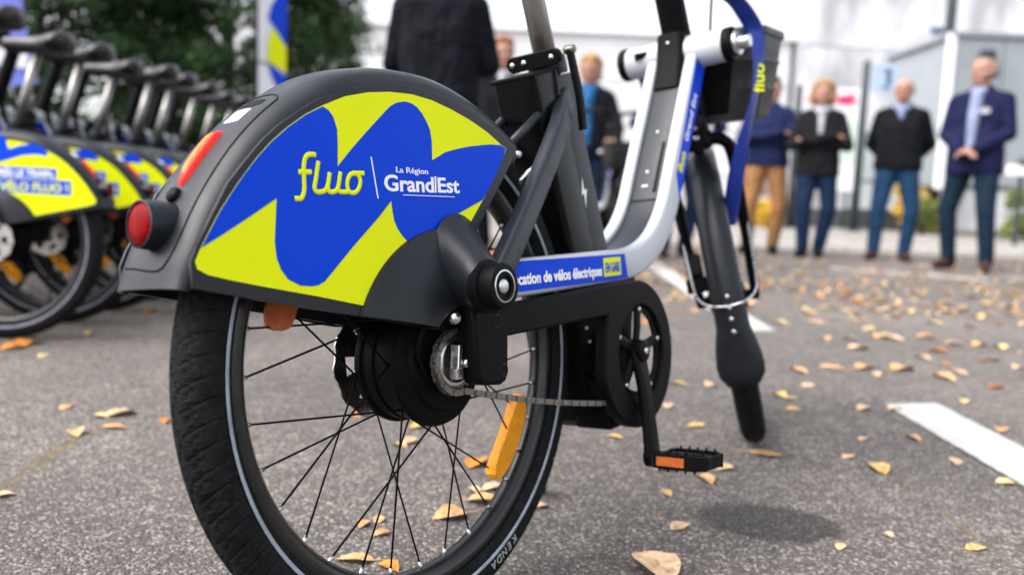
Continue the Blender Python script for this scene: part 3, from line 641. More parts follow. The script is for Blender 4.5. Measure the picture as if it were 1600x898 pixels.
# motor and chain-ring housing below
bb = Vector((0.368, 0, 0.272))
o = obj('bottom_bracket_shell', lathe([(0, -0.06), (0.034, -0.06), (0.038, -0.055), (0.038, 0.055), (0.034, 0.06), (0, 0.06)], bb, 32), bike, BLACK); autosmooth(o, 40)
P = [(0.285, 0.372), (0.47, 0.385), (0.45, 0.30), (0.435, 0.215), (0.40, 0.160), (0.352, 0.158), (0.325, 0.172), (0.300, 0.245)]
o = obj('drive_housing', flat_shape([P], 0.085, 0.006, -0.040, -1), bike, BLACK); autosmooth(o, 40)
bevel(obj('housing_block', boxm((0.352, -0.035, 0.178), (0.060, 0.060, 0.030)), o, BLACK, False), 0.004)
for (x, z) in ((0.33, 0.185), (0.34, 0.172), (0.318, 0.290), (0.312, 0.31)):
    obj('housing_screw', lathe([(0, -0.0425), (0.003, -0.042), (0.0035, -0.039)], (x, 0, z), 10), o, CHROME)
# chain guard: bar plus ring with an opening
def arc(cx, cz, rx, rz, a0, a1, n): return [(cx+rx*math.cos(math.radians(a0+(a1-a0)*i/n)), cz+rz*math.sin(math.radians(a0+(a1-a0)*i/n))) for i in range(n+1)]
OUT = [(0.030, 0.328), (0.030, 0.3635), (0.33, 0.3735)]+arc(0.368, 0.268, 0.103, 0.106, 92, -172, 40)+[(0.272, 0.300), (0.282, 0.331)]
HOLE = arc(0.373, 0.268, 0.066, 0.070, 0, 351, 39)
cg = obj('chain_guard', flat_shape([OUT, HOLE], 0.018, 0.003, -0.094, -1), bike, BLACK); autosmooth(cg, 40)
# chain ring, spider, crank and pedals
def ring(teeth, r, ri, y):
    P = []
    for i in range(teeth*4):
        a_ = 2*PI*i/(teeth*4); rr_ = r+(0.0028 if i % 4 in (1, 2) else -0.0022); P.append((bb.x+rr_*math.cos(a_), bb.z+rr_*math.sin(a_)))
    return flat_shape([P, [(bb.x+ri*math.cos(2*PI*i/48), bb.z+ri*math.sin(2*PI*i/48)) for i in range(48)]], 0.003, 0, y)
cra = math.radians(-97)
cpath = [(bb.x, -0.088, bb.z), (bb.x+0.04*math.cos(cra), -0.098, bb.z+0.04*math.sin(cra)), (bb.x+0.10*math.cos(cra), -0.108, bb.z+0.10*math.sin(cra)), (bb.x+0.148*math.cos(cra), -0.114, bb.z+0.148*math.sin(cra))]
def rcs(u): k = 1.25-0.5*math.sin(PI*min(1, u*1.0))*0.6; return (1, k)
cm = sweep(cr(cpath, 6), rrect(0.013, 0.028, 0.005, 3), (0, 1, 0), scale=rcs)
cm = join(cm, lathe([(0, -0.104), (0.010, -0.104), (0.016, -0.101), (0.017, -0.080), (0.010, -0.078), (0, -0.078)], bb, 24), lathe([(0, -0.122), (0.010, -0.122), (0.015, -0.119), (0.0155, -0.107), (0.012, -0.105), (0, -0.105)], cpath[-1][:1]+(0,)+cpath[-1][2:], 24))
ck = obj('crank', cm, bike, BLACK); autosmooth(ck, 45)
obj('chain_ring', ring(36, 0.073, 0.058, -0.0885), ck, BLACK, False)
for i in range(5):
    a_ = cra+PI/5+2*PI*i/5
    o = obj('spider_arm', sweep([Vector((bb.x+0.008*math.cos(a_), -0.086, bb.z+0.008*math.sin(a_))), Vector((bb.x+0.035*math.cos(a_), -0.088, bb.z+0.035*math.sin(a_))), Vector((bb.x+0.062*math.cos(a_), -0.088, bb.z+0.062*math.sin(a_)))], rrect(0.006, 0.015, 0.0025, 2), (0, 1, 0)), ck, BLACK); autosmooth(o, 45)
    obj('ring_bolt', lathe([(0, -0.0935), (0.003, -0.0935), (0.0035, -0.0925), (0.0035, -0.090)], (bb.x+0.060*math.cos(a_), 0, bb.z+0.060*math.sin(a_)), 10), ck, CHROME)
obj('crank_bolt', lathe([(0, -0.1055), (0.004, -0.1055), (0.005, -0.1045), (0.005, -0.10)], bb, 12), ck, CHROME)
lp = [(p[0]*1-2*(p[0]-bb.x), -p[1], 2*bb.z-p[2]) for p in cpath]
o = obj('crank', sweep(cr(lp, 6), rrect(0.013, 0.028, 0.005, 3), (0, 1, 0), scale=rcs), bike, BLACK); autosmooth(o, 45)
def build_pedal(c, s, rx):
    hw = 0.040; y0 = 0.012; y1 = 0.112
    Mx = T(*c) @ Matrix.Rotation(rx, 4, 'Y') @ Matrix.Diagonal((0.85, 0.80, 0.9, 1))
    def yy(v): return s*v
    bars = [boxm((0, yy(0.062), 0), (0.018, 0.100, 0.019)), boxm((0, yy(0.016), 0), (0.066, 0.008, 0.019)), boxm((0, yy(0.108), 0), (0.052, 0.008, 0.019)),
            boxm((-hw, yy(0.060), 0), (0.008, 0.078, 0.023)), boxm((hw, yy(0.060), 0), (0.008, 0.078, 0.023))]
    for sx_ in (-1, 1):
        bars.append(boxm((sx_*0.034, yy(0.104), 0), (0.008, 0.018, 0.021), Matrix.Rotation(sx_*s*0.7, 3, 'Z')))
        bars.append(boxm((sx_*0.037, yy(0.018), 0), (0.008, 0.014, 0.021), Matrix.Rotation(-sx_*s*0.7, 3, 'Z')))
        for k in range(5):
            for sz in (-1, 1): bars.append(boxm((sx_*hw, yy(0.030+0.016*k), sz*0.0125), (0.0035, 0.0035, 0.006)))
    for k in range(3):
        for sz in (-1, 1): bars.append(boxm((0, yy(0.03+0.03*k), sz*0.011), (0.004, 0.004, 0.006)))
    me = join(*bars, lathe([(0, yy(-0.012)), (0.0055, yy(-0.012)), (0.0055, yy(0.02)), (0, yy(0.02))], n=12)); me.transform(Mx)
    pd = obj('pedal', me, bike, BLACK, False); bevel(pd, 0.0008, 1)
    for sx_ in (-1, 1):
        rm = boxm((sx_*(hw+0.0042), yy(0.052), 0), (0.003, 0.050, 0.0135)); rm.transform(Mx); obj('pedal_reflector', rm, pd, DORANGE, False)
build_pedal((cpath[-1][0], -0.118, cpath[-1][2]), -1, 0.12)
build_pedal((lp[-1][0], 0.118, lp[-1][2]), 1, 0.1)
# chain: lower run of separate links, wrapped half round the sprocket
CP = [Vector((-0.010+0.034*math.cos(math.radians(a_))*0.0+0.034*math.cos(math.radians(a_)), -0.0600, R+0.034*math.sin(math.radians(a_)))) for a_ in range(85, 284, 9)]
for q in CP: q.x += 0.010
end = Vector((0.330, -0.0825, 0.203)); last = CP[-1]
CP += [last.lerp(end, i/60)+Vector((0, 0, -0.006*math.sin(PI*i/60))) for i in range(1, 61)]
L_ = 0; ms = []; k = 0
pitch = 0.0092
acc = 0; pts_ = [CP[0]]
for p, q in zip(CP, CP[1:]):
    seg = (q-p).length
    while acc+pitch <= L_+seg: acc += pitch; pts_.append(p.lerp(q, (acc-L_)/seg))
    L_ += seg
for k, (p, q) in enumerate(zip(pts_, pts_[1:])):
    t = (q-p).normalized(); sd_ = Vector((0, 1, 0)); nn_ = t.cross(sd_).normalized(); sd2 = nn_.cross(t)
    wd = 0.0042 if k % 2 else 0.0028; Rm = Matrix((t, sd2, nn_)).transposed()
    for s in (-1, 1): ms.append(boxm((p+q)/2+sd2*s*wd, (pitch*1.25, 0.0011, 0.0068), Rm))
    ms.append(boxm(p, (0.0048, 0.0098, 0.0048), Rm))
obj('chain', join(*ms), bike, CHAIN, False)

# --- seat tube, battery, stays
ST0, ST1 = Vector((0.392, 0, 0.405)), Vector((0.314, 0, 0.672)); sdv = (ST1-ST0).normalized()
SQ = Matrix((Vector((sdv.z, 0, -sdv.x)), Vector((0, 1, 0)), sdv)).transposed()
seat_t = obj('seat_tube', sweep([ST0, ST0.lerp(ST1, .5), ST1], rrect(0.050, 0.056, 0.010, 4), (0, 1, 0)), bike, FRAMEGREY); autosmooth(seat_t, 50)
def bz(p): return Vector((0.350, -0.0254, 0.505))+SQ @ Vector((p[0], 0, p[1]))
B = [(0.002, 0.022), (-0.008, -0.002), (-0.001, -0.001), (-0.004, -0.022), (0.008, 0.004), (0.001, 0.003)]
V = [bz(p) for p in B]+[bz(p)+Vector((0, -0.0004, 0)) for p in B]
bl = fixn(mesh(V, [(0, 1, 2, 5), (2, 3, 4, 5), (6, 7, 8, 11), (8, 9, 10, 11)]+[(i, (i+1) % 6, 6+(i+1) % 6, 6+i) for i in range(6)])); obj('bolt_symbol', bl, seat_t, WHITE, False)
off = Vector((-sdv.z, 0, sdv.x))*0.062
bat = obj('battery', sweep([ST0+off+sdv*(-0.01), ST0+off+sdv*0.1, ST1+off+sdv*0.012], rrect(0.072, 0.066, 0.010, 4), (0, 1, 0)), bike, GBLACK); autosmooth(bat, 50)
bevel(obj('battery_cap', boxm(ST1+off+sdv*0.011, (0.068, 0.074, 0.006), SQ), bat, BLACK, False), 0.002)
for s in (-1, 1):
    o = obj('seat_stay', sweep(cr([(0.318, s*0.020, 0.640), (0.290, s*0.034, 0.622), (0.255, s*0.052, 0.592), (0.18, s*0.066, 0.517), (0.095, s*0.082, 0.440), (0.045, s*0.088, 0.392)], 5), rrect(0.022, 0.030, 0.006, 3), (0, 1, 0)), bike, FRAMEGREY); autosmooth(o, 50)
    o = obj('fender_strut', tube([(0.165, s*0.03, 0.560), (0.235, s*0.030, 0.605)], 0.006, 10), bike, FRAMEGREY)
    o = obj('fender_strut', tube([(0.155, s*0.050, 0.512), (0.215, s*0.056, 0.548)], 0.004, 10), bike, CHROME)
    obj('strut_screw', lathe([(0, s*0.058), (0.004, s*0.0575), (0.005, s*0.054)], (0.150, 0, 0.545), 12), bike, CHROME)
# seatpost, clamp and quick-release lever
sp_t = ST1+sdv*0.30
sp_ = obj('seatpost', tube([ST1-sdv*0.05, sp_t], 0.0165, 28), bike, POST)
cl = obj('seat_clamp', lathe([(0.0178, 0), (0.027, 0), (0.028, 0.004), (0.028, 0.022), (0.026, 0.026), (0.0178, 0.026)], n=32, axis='Z'), bike, FRAMEGREY); cl.matrix_basis = T(*(ST1+sdv*0.002)) @ SQ.to_4x4(); autosmooth(cl, 40)
plate = xf(flat_shape([arc(-0.034, 0, 0.011, 0.011, 90, 270, 10)+arc(0.034, 0, 0.011, 0.011, -90, 90, 10)], 0.010, 0.0015, 0, -1), Matrix.Rotation(PI/2, 4, 'Z'))
lk = obj('clamp_plate', plate, bike, BLACK); lk.matrix_basis = T(*(ST1+sdv*0.018+Vector((-0.033, -0.004, 0)))) @ Matrix.Rotation(-0.28, 4, 'Y'); autosmooth(lk, 40)
for yy_ in (-0.032, 0.014, 0.034):
    obj('plate_bolt', lathe([(0, -0.0125), (0.0035, -0.012), (0.0042, -0.010), (0.0042, -0.004)], (0, yy_, 0), 12, axis='X'), lk, CHROME)
lv = obj('release_lever', sweep(cr([(0.298, -0.046, 0.700), (0.302, -0.049, 0.672), (0.308, -0.052, 0.635), (0.316, -0.050, 0.590)], 5), rrect(0.008, 0.014, 0.003, 3), (0, 1, 0)), bike, BLACK); autosmooth(lv, 45)
obj('lever_pivot', lathe([(0, -0.055), (0.004, -0.055), (0.006, -0.053), (0.0065, -0.042), (0.005, -0.038), (0, -0.038)], (0.298, 0, 0.700), 20), lv, CHAIN)
# saddle
def saddle():
    V = []; F = []; n = 18; K = 16
    for k in range(K+1):
        u = k/K; x = -0.115+0.255*u
        hw = 0.088*math.sqrt(max(0, math.sin(PI*min(1, u*1.02+0.03)))) if u < 0.32 else 0.0
        wv = [0.045, 0.075, 0.085, 0.084, 0.076, 0.062, 0.048, 0.038, 0.032, 0.029, 0.027, 0.026, 0.025, 0.0245, 0.0235, 0.021, 0.012][k]
        zc = 0.020*(1-u)**2-0.006*math.sin(PI*u); th = 0.052*(1-0.40*u)*(0.6 if k in (0, K) else 1)
        for i in range(n):
            a_ = 2*PI*i/n; ca_, sa_ = math.cos(a_), math.sin(a_)
            V.append((x, wv*math.copysign(abs(ca_)**0.8, ca_), zc+(th*0.55*sa_ if sa_ > 0 else th*sa_)-0.25*th*(abs(ca_)**3)))
    for k in range(K):
        for i in range(n): F.append((k*n+i, k*n+(i+1) % n, (k+1)*n+(i+1) % n, (k+1)*n+i))
    F.append(tuple(range(n))); F.append(tuple(K*n+i for i in range(n)))
    return fixn(mesh(V, F))
sa = obj('saddle', saddle(), bike, SADDLE); sa.location = sp_t+Vector((-0.01, 0, 0.035)); md = sa.modifiers.new('sub', 'SUBSURF'); md.levels = 1; md.render_levels = 1
for s in (-1, 1): obj('saddle_rail', tube([(-0.09, s*0.02, -0.006), (-0.05, s*0.021, -0.028), (0.03, s*0.02, -0.030), (0.10, s*0.012, -0.006)], 0.0036, 8, 5), sa, CHROME)
o = obj('saddle_clamp', boxm((0.005, 0, -0.032), (0.045, 0.052, 0.022)), sa, BLACK, False); bevel(o, 0.005)
# --- head: transverse coupling tube, head tube, stem
HC = Vector((0.746, 0, 0.770))
ht = obj('head_cross_tube', lathe([(0.0, -0.098), (0.0260, -0.098), (0.0285, -0.096), (0.0305, 0.0), (0.0285, 0.096), (0.026, 0.098), (0, 0.098)], HC, 40), bike, SILV); autosmooth(ht, 40)
for s in (-1, 1):
    autosmooth(obj('end_cap', lathe([(0.0, s*0.095), (0.0292, s*0.095), (0.0302, s*0.098), (0.0302, s*0.108), (0.0285, s*0.1105), (0.0, s*0.1105)], HC, 40), ht, BLACK), 40)
autosmooth(obj('lock_socket', lathe([(0.0, -0.110), (0.0215, -0.110), (0.0225, -0.1125), (0.0225, -0.118), (0.020, -0.120), (0.013, -0.120), (0.012, -0.136), (0.010, -0.139), (0.0, -0.139)], HC, 32), ht, CHROME), 35)
hcv = obj('head_cover', sweep([Vector((0.700, 0, 0.700)), Vector((0.722, 0, 0.752)), Vector((0.733, 0, 0.800))], rrect(0.056, 0.040, 0.012, 4), (0, 1, 0), scale=lambda u: (0.95, 0.55+0.5*u)), bike, BLACK); autosmooth(hcv, 45)
obj('cover_screw', xf(lathe([(0, 0.002), (0.003, 0.0015), (0.0036, 0)], n=12, axis='Z'), T(0.7085, 0, 0.786) @ Vector((-1, 0, 0.3)).to_track_quat('Z', 'Y').to_matrix().to_4x4()), hcv, CHROME)
hd = obj('head_tube', tube([AX_A-AX_D*0.045, AX_A+AX_D*0.135], 0.027, 28), bike, FRAMEGREY)
stem = obj('stem', sweep([AX_A+AX_D*0.125, AX_A+AX_D*0.16, AX_A+AX_D*0.30, AX_A+AX_D*0.40], rrect(0.052, 0.054, 0.020, 4), (0, 1, 0), scale=lambda u: (1.05-0.12*u, 1.05-0.12*u)), bike, BLACK); autosmooth(stem, 45); steered(stem)
col = obj('stem_collar', lathe([(0.0, 0.0), (0.033, 0.0), (0.036, 0.004), (0.036, 0.016), (0.032, 0.020), (0, 0.020)], n=32, axis='Z'), bike, BLACK); autosmooth(col, 40)
col.matrix_basis = T(*(AX_A+AX_D*0.122)) @ AX_D.to_track_quat('Z', 'Y').to_matrix().to_4x4()
tb = obj('collar_tab', sweep(cr([(AX_A+AX_D*0.128)+Vector((0, 0.02, 0)), (AX_A+AX_D*0.132)+Vector((-0.004, 0.055, 0)), (AX_A+AX_D*0.132)+Vector((-0.010, 0.082, 0))], 5), rrect(0.012, 0.024, 0.005, 3), (0, 0, 1)), bike, BLACK); autosmooth(tb, 45); steered(tb)
htop = AX_A+AX_D*0.40
hb = obj('handlebar', tube([htop+Vector((x, y, z)) for x, y, z in ((-0.12, 0.31, 0.02), (-0.07, 0.24, 0.03), (0.0, 0.12, 0.015), (0.005, 0, 0.0), (0.0, -0.12, 0.015), (-0.07, -0.24, 0.03), (-0.12, -0.31, 0.02))], 0.013, 14, 6), bike, BLACK); steered(hb)
for s in (-1, 1):
    obj('grip', tube([htop+Vector((-0.125, s*0.315, 0.02)), htop+Vector((-0.072, s*0.243, 0.029))], 0.018, 14), hb, RUBBER)
    obj('brake_lever', tube([htop+Vector((-0.035, s*0.20, 0.02)), htop+Vector((-0.02, s*0.24, 0.0)), htop+Vector((-0.075, s*0.31, -0.005))], 0.005, 8, 4), hb, BLACK)
o = obj('brake_cable', tube([htop+Vector((-0.03, -0.19, 0.02)), htop+Vector((0.08, -0.12, -0.02)), AX_A+Vector((0.06, -0.05, 0.10)), AX_A+Vector((0.05, -0.045, -0.03))], 0.0028, 8, 8), bike, BLACK); steered(o)
# --- basket on the head
def basket():
    n = 40
    def loop(wd, dp, z, cx, r_):
        P = []
        for (sx_, sy) in ((1, 1), (-1, 1), (-1, -1), (1, -1)):
            for i in range(n//4):
                a_ = {(1, 1): 0, (-1, 1): 90, (-1, -1): 180, (1, -1): 270}[(sx_, sy)]+90*i/(n//4-1); a_ = math.radians(a_)
                P.append(Vector((cx+sx_*(dp/2-r_)+r_*math.cos(a_), sy*(wd/2-r_)+r_*math.sin(a_), z)))
        return P
    outer = [loop(0.205-0.0, 0.150, 0.0, 0, 0.04)]
    V = []; F = []; lv_ = []
    prof = [(0.0, 0.20, 0.135), (0.004, 0.215, 0.15), (0.05, 0.232, 0.175), (0.052, 0.236, 0.179), (0.056, 0.236, 0.179), (0.058, 0.233, 0.176), (0.10, 0.245, 0.195), (0.102, 0.249, 0.199), (0.106, 0.249, 0.199), (0.108, 0.246, 0.196), (0.148, 0.256, 0.212), (0.150, 0.264, 0.220), (0.160, 0.266, 0.222), (0.163, 0.262, 0.218)]
    inn = [(0.160, 0.254, 0.210), (0.10, 0.239, 0.189), (0.012, 0.210, 0.145)]
    for (z, wd, dp) in prof+inn: lv_.append(loop(wd, dp, z, dp/2-0.07, 0.045))
    for l in lv_: V += l
    K = len(lv_)
    for k in range(K-1):
        for i in range(n): F.append((k*n+i, k*n+(i+1) % n, (k+1)*n+(i+1) % n, (k+1)*n+i))
    F.append(tuple(range(n))); F.append(tuple((K-1)*n+i for i in range(n)))
    return fixn(mesh(V, F))
BASK = mat('charcoal basket plastic', (0.026, 0.026, 0.028), 0.5, 0, 0.15, 30, 0.2, 400, rvar=0.08, spec=0.25)
bk = obj('front_basket', basket(), bike, BASK); autosmooth(bk, 40)
bk.matrix_basis = T(0.875, 0.0, 0.655) @ Matrix.Rotation(math.radians(6), 4, 'Z') @ Matrix.Rotation(math.radians(-6), 4, 'Y')
o = obj('basket_bracket', boxm((0.83, 0, 0.67), (0.10, 0.05, 0.02)), bike, BLACK, False); bevel(o, 0.004)
# --- fork, front wheel, front fender (turned with the steering)
fk = obj('fork_crown', sweep([AX_A-AX_D*0.03, AX_A-AX_D*0.06], circ(0.028, 20), (0, 1, 0)), bike, BLACK); steered(fk)
for s in (-1, 1):
    P = cr([(AX_A-AX_D*0.045)+Vector((0, s*0.012, 0)), (AX_A-AX_D*0.052)+Vector((0.006, s*0.046, 0)), (AX_A-AX_D*0.085)+Vector((0.012, s*0.060, 0)), Vector((0.90, s*0.060, 0.46)), Vector((0.965, s*0.058, 0.345)), Vector((1.000, s*0.056, 0.298))], 6)
    o = obj('fork_leg', sweep(P, circ(0.0115, 14), (0, 1, 0), scale=lambda u: (1.05-0.2*u, 1.05-0.2*u)), bike, BLACK); steered(o)
fwl = build_wheel('front_wheel', bike, 0.030, 0.032, False, True); steered(fwl, T(*FRONT_AXLE))
autosmooth(obj('front_hub', lathe([(0, -0.052), (0.010, -0.052), (0.012, -0.040), (0.030, -0.036), (0.031, -0.032), (0.020, -0.026), (0.018, 0), (0.020, 0.026), (0.031, 0.032), (0.030, 0.036), (0.012, 0.040), (0.010, 0.052), (0, 0.052)], n=40), fwl, MOTOR), 40)
V = []; F = []; fp = []; NF = 48; ws = 13
for i in range(NF+1):
    u = i/NF; a_ = math.radians(62+(206-62)*u); rr_ = 0.328
    half = 0.029 if u < 0.87 else 0.029+0.013*math.sin(min(1, (u-0.87)/0.10)*PI/2)-0.014*max(0, (u-0.965)/0.035)**2
    for j in range(ws):
        q = -1+2*j/(ws-1); crown = 0.016*(abs(q)**2.4)*(1.0 if u < 0.85 else 1-0.5*(u-0.85)/0.15)
        flare = 0.014*max(0, (u-0.86)/0.14)**2
        V.append(((rr_+flare-crown)*math.cos(a_), half*q, (rr_+flare-crown)*math.sin(a_)))
for i in range(NF):
    for j in range(ws-1): F.append((i*ws+j, i*ws+j+1, (i+1)*ws+j+1, (i+1)*ws+j))
ff = obj('front_fender', fixn(mesh(V, F)), bike, GREY); md = ff.modifiers.new('solid', 'SOLIDIFY'); md.thickness = 0.003; md.offset = -1; steered(ff, T(*FRONT_AXLE))
for a_ in (177.5, 181, 184.5, 188.5):
    q = math.radians(a_); obj('fender_rivet', xf(lathe([(0, 0.004), (0.003, 0.0035), (0.0045, 0.001), (0.0045, -0.001)], n=12, axis='Z'), T(0.3292*math.cos(q), 0, 0.3292*math.sin(q)) @ Vector((math.cos(q), 0, math.sin(q))).to_track_quat('Z', 'Y').to_matrix().to_4x4()), ff, CHROME)
q = math.radians(180.5)
for s in (-1, 1):
    P = cr([Vector((0.331*math.cos(q), 0, 0.331*math.sin(q))), Vector((0.331*math.cos(q)+0.004, s*0.028, 0.331*math.sin(q)+0.004)), Vector((-0.29, s*0.050, 0.015)), Vector((-0.23, s*0.058, 0.045)), Vector((-0.105, s*0.066, 0.150))], 8)
    obj('fender_stay', sweep(P, circ(0.0022, 8), (0, 1, 0)), ff, CHROME)
cal = obj('brake_caliper', join(boxm((0.868, 0.052, 0.372), (0.060, 0.030, 0.050), Matrix.Rotation(0.5, 3, 'Y')), boxm((0.850, 0.050, 0.345), (0.030, 0.045, 0.030))), bike, BLACK, False); bevel(cal, 0.005); steered(cal)
obj('brake_hose', tube([(0.86, 0.055, 0.40), (0.84, 0.066, 0.46), (0.83, 0.062, 0.55), (0.81, 0.04, 0.63)], 0.003, 8, 6), cal, BLACK)
fl = obj('crown_bracket', join(boxm((0.792, 0, 0.628), (0.018, 0.040, 0.050)), boxm((0.80, 0, 0.60), (0.04, 0.02, 0.02))), bike, BLACK, False); bevel(fl, 0.003); steered(fl)
for dz in (-0.010, 0.010): obj('bracket_bolt', lathe([(0, -0.013), (0.005, -0.012), (0.006, -0.008)], (0.792, 0, 0.628+dz), 12, axis='X'), fl, CHROME)
# kickstand on the left
ks = obj('kickstand', tube([(0.36, 0.055, 0.25), (0.39, 0.10, 0.14), (0.43, 0.150, 0.030)], 0.010, 12, 5), bike, BLACK)
obj('kickstand_foot', lathe([(0, -0.004), (0.017, -0.004), (0.020, 0.002), (0.016, 0.012), (0.008, 0.016), (0, 0.016)], (0.432, 0.154, 0.0235), 16, axis='Z'), ks, RUBBER)
bike.matrix_world = T(0, 0, 0.001) @ Matrix.Rotation(-LEAN, 4, 'X')
# ------------------------------------------------------------------ more bicycles of the same kind
SPK_R, SPK_F = all_spokes(0.066, 0.034), all_spokes(0.030, 0.032)
BASE = {o: b for o, b in STEERED}
SKIP = ('spoke', 'motor_screw', 'ring_bolt', 'housing_screw', 'inlay_mark', 'fender_rivet', 'plate_bolt', 'bracket_bolt', 'strut_screw', 'cover_bolt', 'bracket_socket', 'lock_ring', 'tyre_lettering', 'white_underline', 'divider_line', 'saddle_clamp', 'lever_pivot', 'crank_bolt', 'bolt_symbol', 'inlay_slot', 'inlay_seam', 'housing_block', 'bracket_cable', 'housing_screw', 'pedal_reflector', 'kickstand_foot')
def kind(o): return o.name.split('.')[0]
def copy_bike(M, label, steer=0.0):
    sh_ = random.uniform(-.022, .012)
    r = bike.copy(); COL.objects.link(r); r.matrix_world = M; r['label'] = label
    for ch in list(bike.children):
        if kind(ch) in SKIP: continue
        c = ch.copy(); COL.objects.link(c); c.parent = r
        if ch in BASE: c.matrix_basis = steer_matrix(steer) @ BASE[ch]
        for g_ in list(ch.children):
            if kind(g_) in SKIP: continue
            d = g_.copy(); COL.objects.link(d); d.parent = c
            if kind(d) == 'tyre': d.data = TY0
        if kind(c) == 'saddle': c.location.z += sh_; c.location.x -= 0.3*sh_
        if kind(c) in ('rear_wheel', 'front_wheel'):
            q = obj('spokes', SPK_R if kind(c) == 'rear_wheel' else SPK_F, c, None); q['kind'] = 'stuff'
    return r
ORD = ['first', 'second', 'third', 'fourth', 'fifth', 'sixth', 'seventh', 'eighth', 'ninth', 'tenth', 'eleventh']
for k in range(11):
    D = 2.55+0.305*k
    M = T(*G(-1.545+random.uniform(-.018, .018), D+random.uniform(-.012, .012))) @ Matrix.Rotation(YAW+PI/2+random.uniform(-.025, .025), 4, 'Z') @ Matrix.Rotation(random.uniform(-.018, .018), 4, 'X')
    lab = 'nearest docked bicycle of the row at left, its lettering readable' if k == 0 else ('farthest docked bicycle at the back end of the row' if k == 10 else '%s docked bicycle from the front of the row at left' % ORD[k])
    copy_bike(M, lab, random.uniform(-.10, .10))
copy_bike(T(*G(0.70, 7.10)) @ Matrix.Rotation(YAW+PI+0.06, 4, 'Z') @ Matrix.Scale(1.08, 4), 'far bicycle with black basket facing the camera, held by the person in blue scarf', -0.05)

# ------------------------------------------------------------------ blue ribbon on the bicycle's handlebar
RB = [(0.70, -0.155, 1.045), (0.672, -0.125, 0.99), (0.655, -0.112, 0.90), (0.675, -0.118, 0.850), (0.735, -0.126, 0.832), (0.780, -0.133, 0.800), (0.782, -0.139, 0.765), (0.778, -0.139, 0.722), (0.772, -0.130, 0.665), (0.765, -0.114, 0.610), (0.775, -0.092, 0.548), (0.800, -0.070, 0.492), (0.822, -0.050, 0.453)]
RP = cr(RB, 8); V = []; F = []
for i, p in enumerate(RP):
    u = i/(len(RP)-1); tw = 0.55*math.sin(u*11+0.6)+(1.2 if u < 0.3 else 0.0)*(1-u/0.3)
    a_ = math.radians(-33)+tw; wdir = Vector((math.cos(a_), math.sin(a_), 0.10*math.sin(u*14)))
    t = (RP[min(len(RP)-1, i+1)]-RP[max(0, i-1)]).normalized(); wdir = (wdir-t*wdir.dot(t)).normalized(); nn_ = t.cross(wdir)
    hw = 0.0150 if u > 0.05 else 0.009
    for (a2, b2) in ((-1, 1), (-.5, 1.6), (0, 2.0), (.5, 1.6), (1, 1), (1, -1), (.5, -.4), (0, 0), (-.5, -.4), (-1, -1)):
        V.append(p+wdir*a2*hw+nn_*b2*0.0004*(1.4 if abs(b2) > 1 else 1))
k = 10
for i in range(len(RP)-1):
    for j in range(k): F.append((i*k+j, i*k+(j+1) % k, (i+1)*k+(j+1) % k, (i+1)*k+j))
F.append(tuple(range(k))); F.append(tuple((len(RP)-1)*k+j for j in range(k)))
rb = obj('ribbon', fixn(mesh(V, F)), None, RIBBON); tag(rb, 'blue satin ribbon hanging from the handlebar of the large bicycle', 'ribbon')
rb.matrix_world = bike.matrix_world
wd_ = Vector((math.cos(math.radians(-33)), math.sin(math.radians(-33)), 0)); upv = Vector((0.12, 0.0, 1)).normalized(); nv = wd_.cross(upv).normalized()
t = text_mesh('fluo', 0.034, 0.0008, 0.0006, width=0.052)
Mx = Matrix((upv, -wd_, nv if nv.y < 0 else -nv)).transposed().to_4x4(); Mx.translation = Vector((0.7770, -0.1395, 0.682)) + wd_*0.008 + (nv if nv.y < 0 else -nv)*0.003
t.transform(Mx); obj('yellow_lettering', t, rb, YELLOW, False)

# ------------------------------------------------------------------ people
def capsule(p0, r0, p1, r1, n=12):
    p0, p1 = Vector(p0), Vector(p1); d = p1-p0; L_ = d.length
    t = d.normalized() if L_ > 1e-6 else Vector((0, 0, 1)); o1 = t.orthogonal().normalized(); o2 = t.cross(o1)
    V = []; F = []; rings = []
    for k in range(1, 5): a_ = -PI/2+PI/2*k/4; rings.append((p0+t*r0*math.sin(a_), r0*math.cos(a_)))
    for k in range(0, 4): a_ = PI/2*k/4; rings.append((p1+t*r1*math.sin(a_), r1*math.cos(a_)))
    for c_, r_ in rings:
        for i in range(n): V.append(c_+(o1*math.cos(2*PI*i/n)+o2*math.sin(2*PI*i/n))*r_)
    for k in range(len(rings)-1):
        for i in range(n): F.append((k*n+i, k*n+(i+1) % n, (k+1)*n+(i+1) % n, (k+1)*n+i))
    b = len(V); V.append(p0-t*r0); V.append(p1+t*r1); q = (len(rings)-1)*n
    for i in range(n): F.append((b, (i+1) % n, i)); F.append((b+1, q+i, q+(i+1) % n))
    return V, F
def blob(name, caps, parent, m_, voxel=0.010, smooth=3, infl=0.0, cut=None):
    V = []; F = []
    for (p0, r0, p1, r1) in caps:
        v, f = capsule(p0, r0+infl, p1, r1+infl); o = len(V); V += v; F += [tuple(i+o for i in q) for q in f]
    o = bpy.data.objects.new('t', mesh(V, F)); COL.objects.link(o)
    md = o.modifiers.new('r', 'REMESH'); md.mode = 'VOXEL'; md.voxel_size = voxel
    if smooth: md = o.modifiers.new('s', 'SMOOTH'); md.factor = 0.5; md.iterations = smooth
    me = eval_mesh(o); bpy.data.objects.remove(o); me.materials.clear()
    if cut:
        bm = bmesh.new(); bm.from_mesh(me); bmesh.ops.bisect_plane(bm, geom=bm.verts[:]+bm.edges[:]+bm.faces[:], plane_co=(0, 0, cut), plane_no=(0.05, 0, -1), clear_outer=True)
        bmesh.ops.holes_fill(bm, edges=[e for e in bm.edges if e.is_boundary]); bm.to_mesh(me); bm.free()
    return obj(name, me, parent, m_)
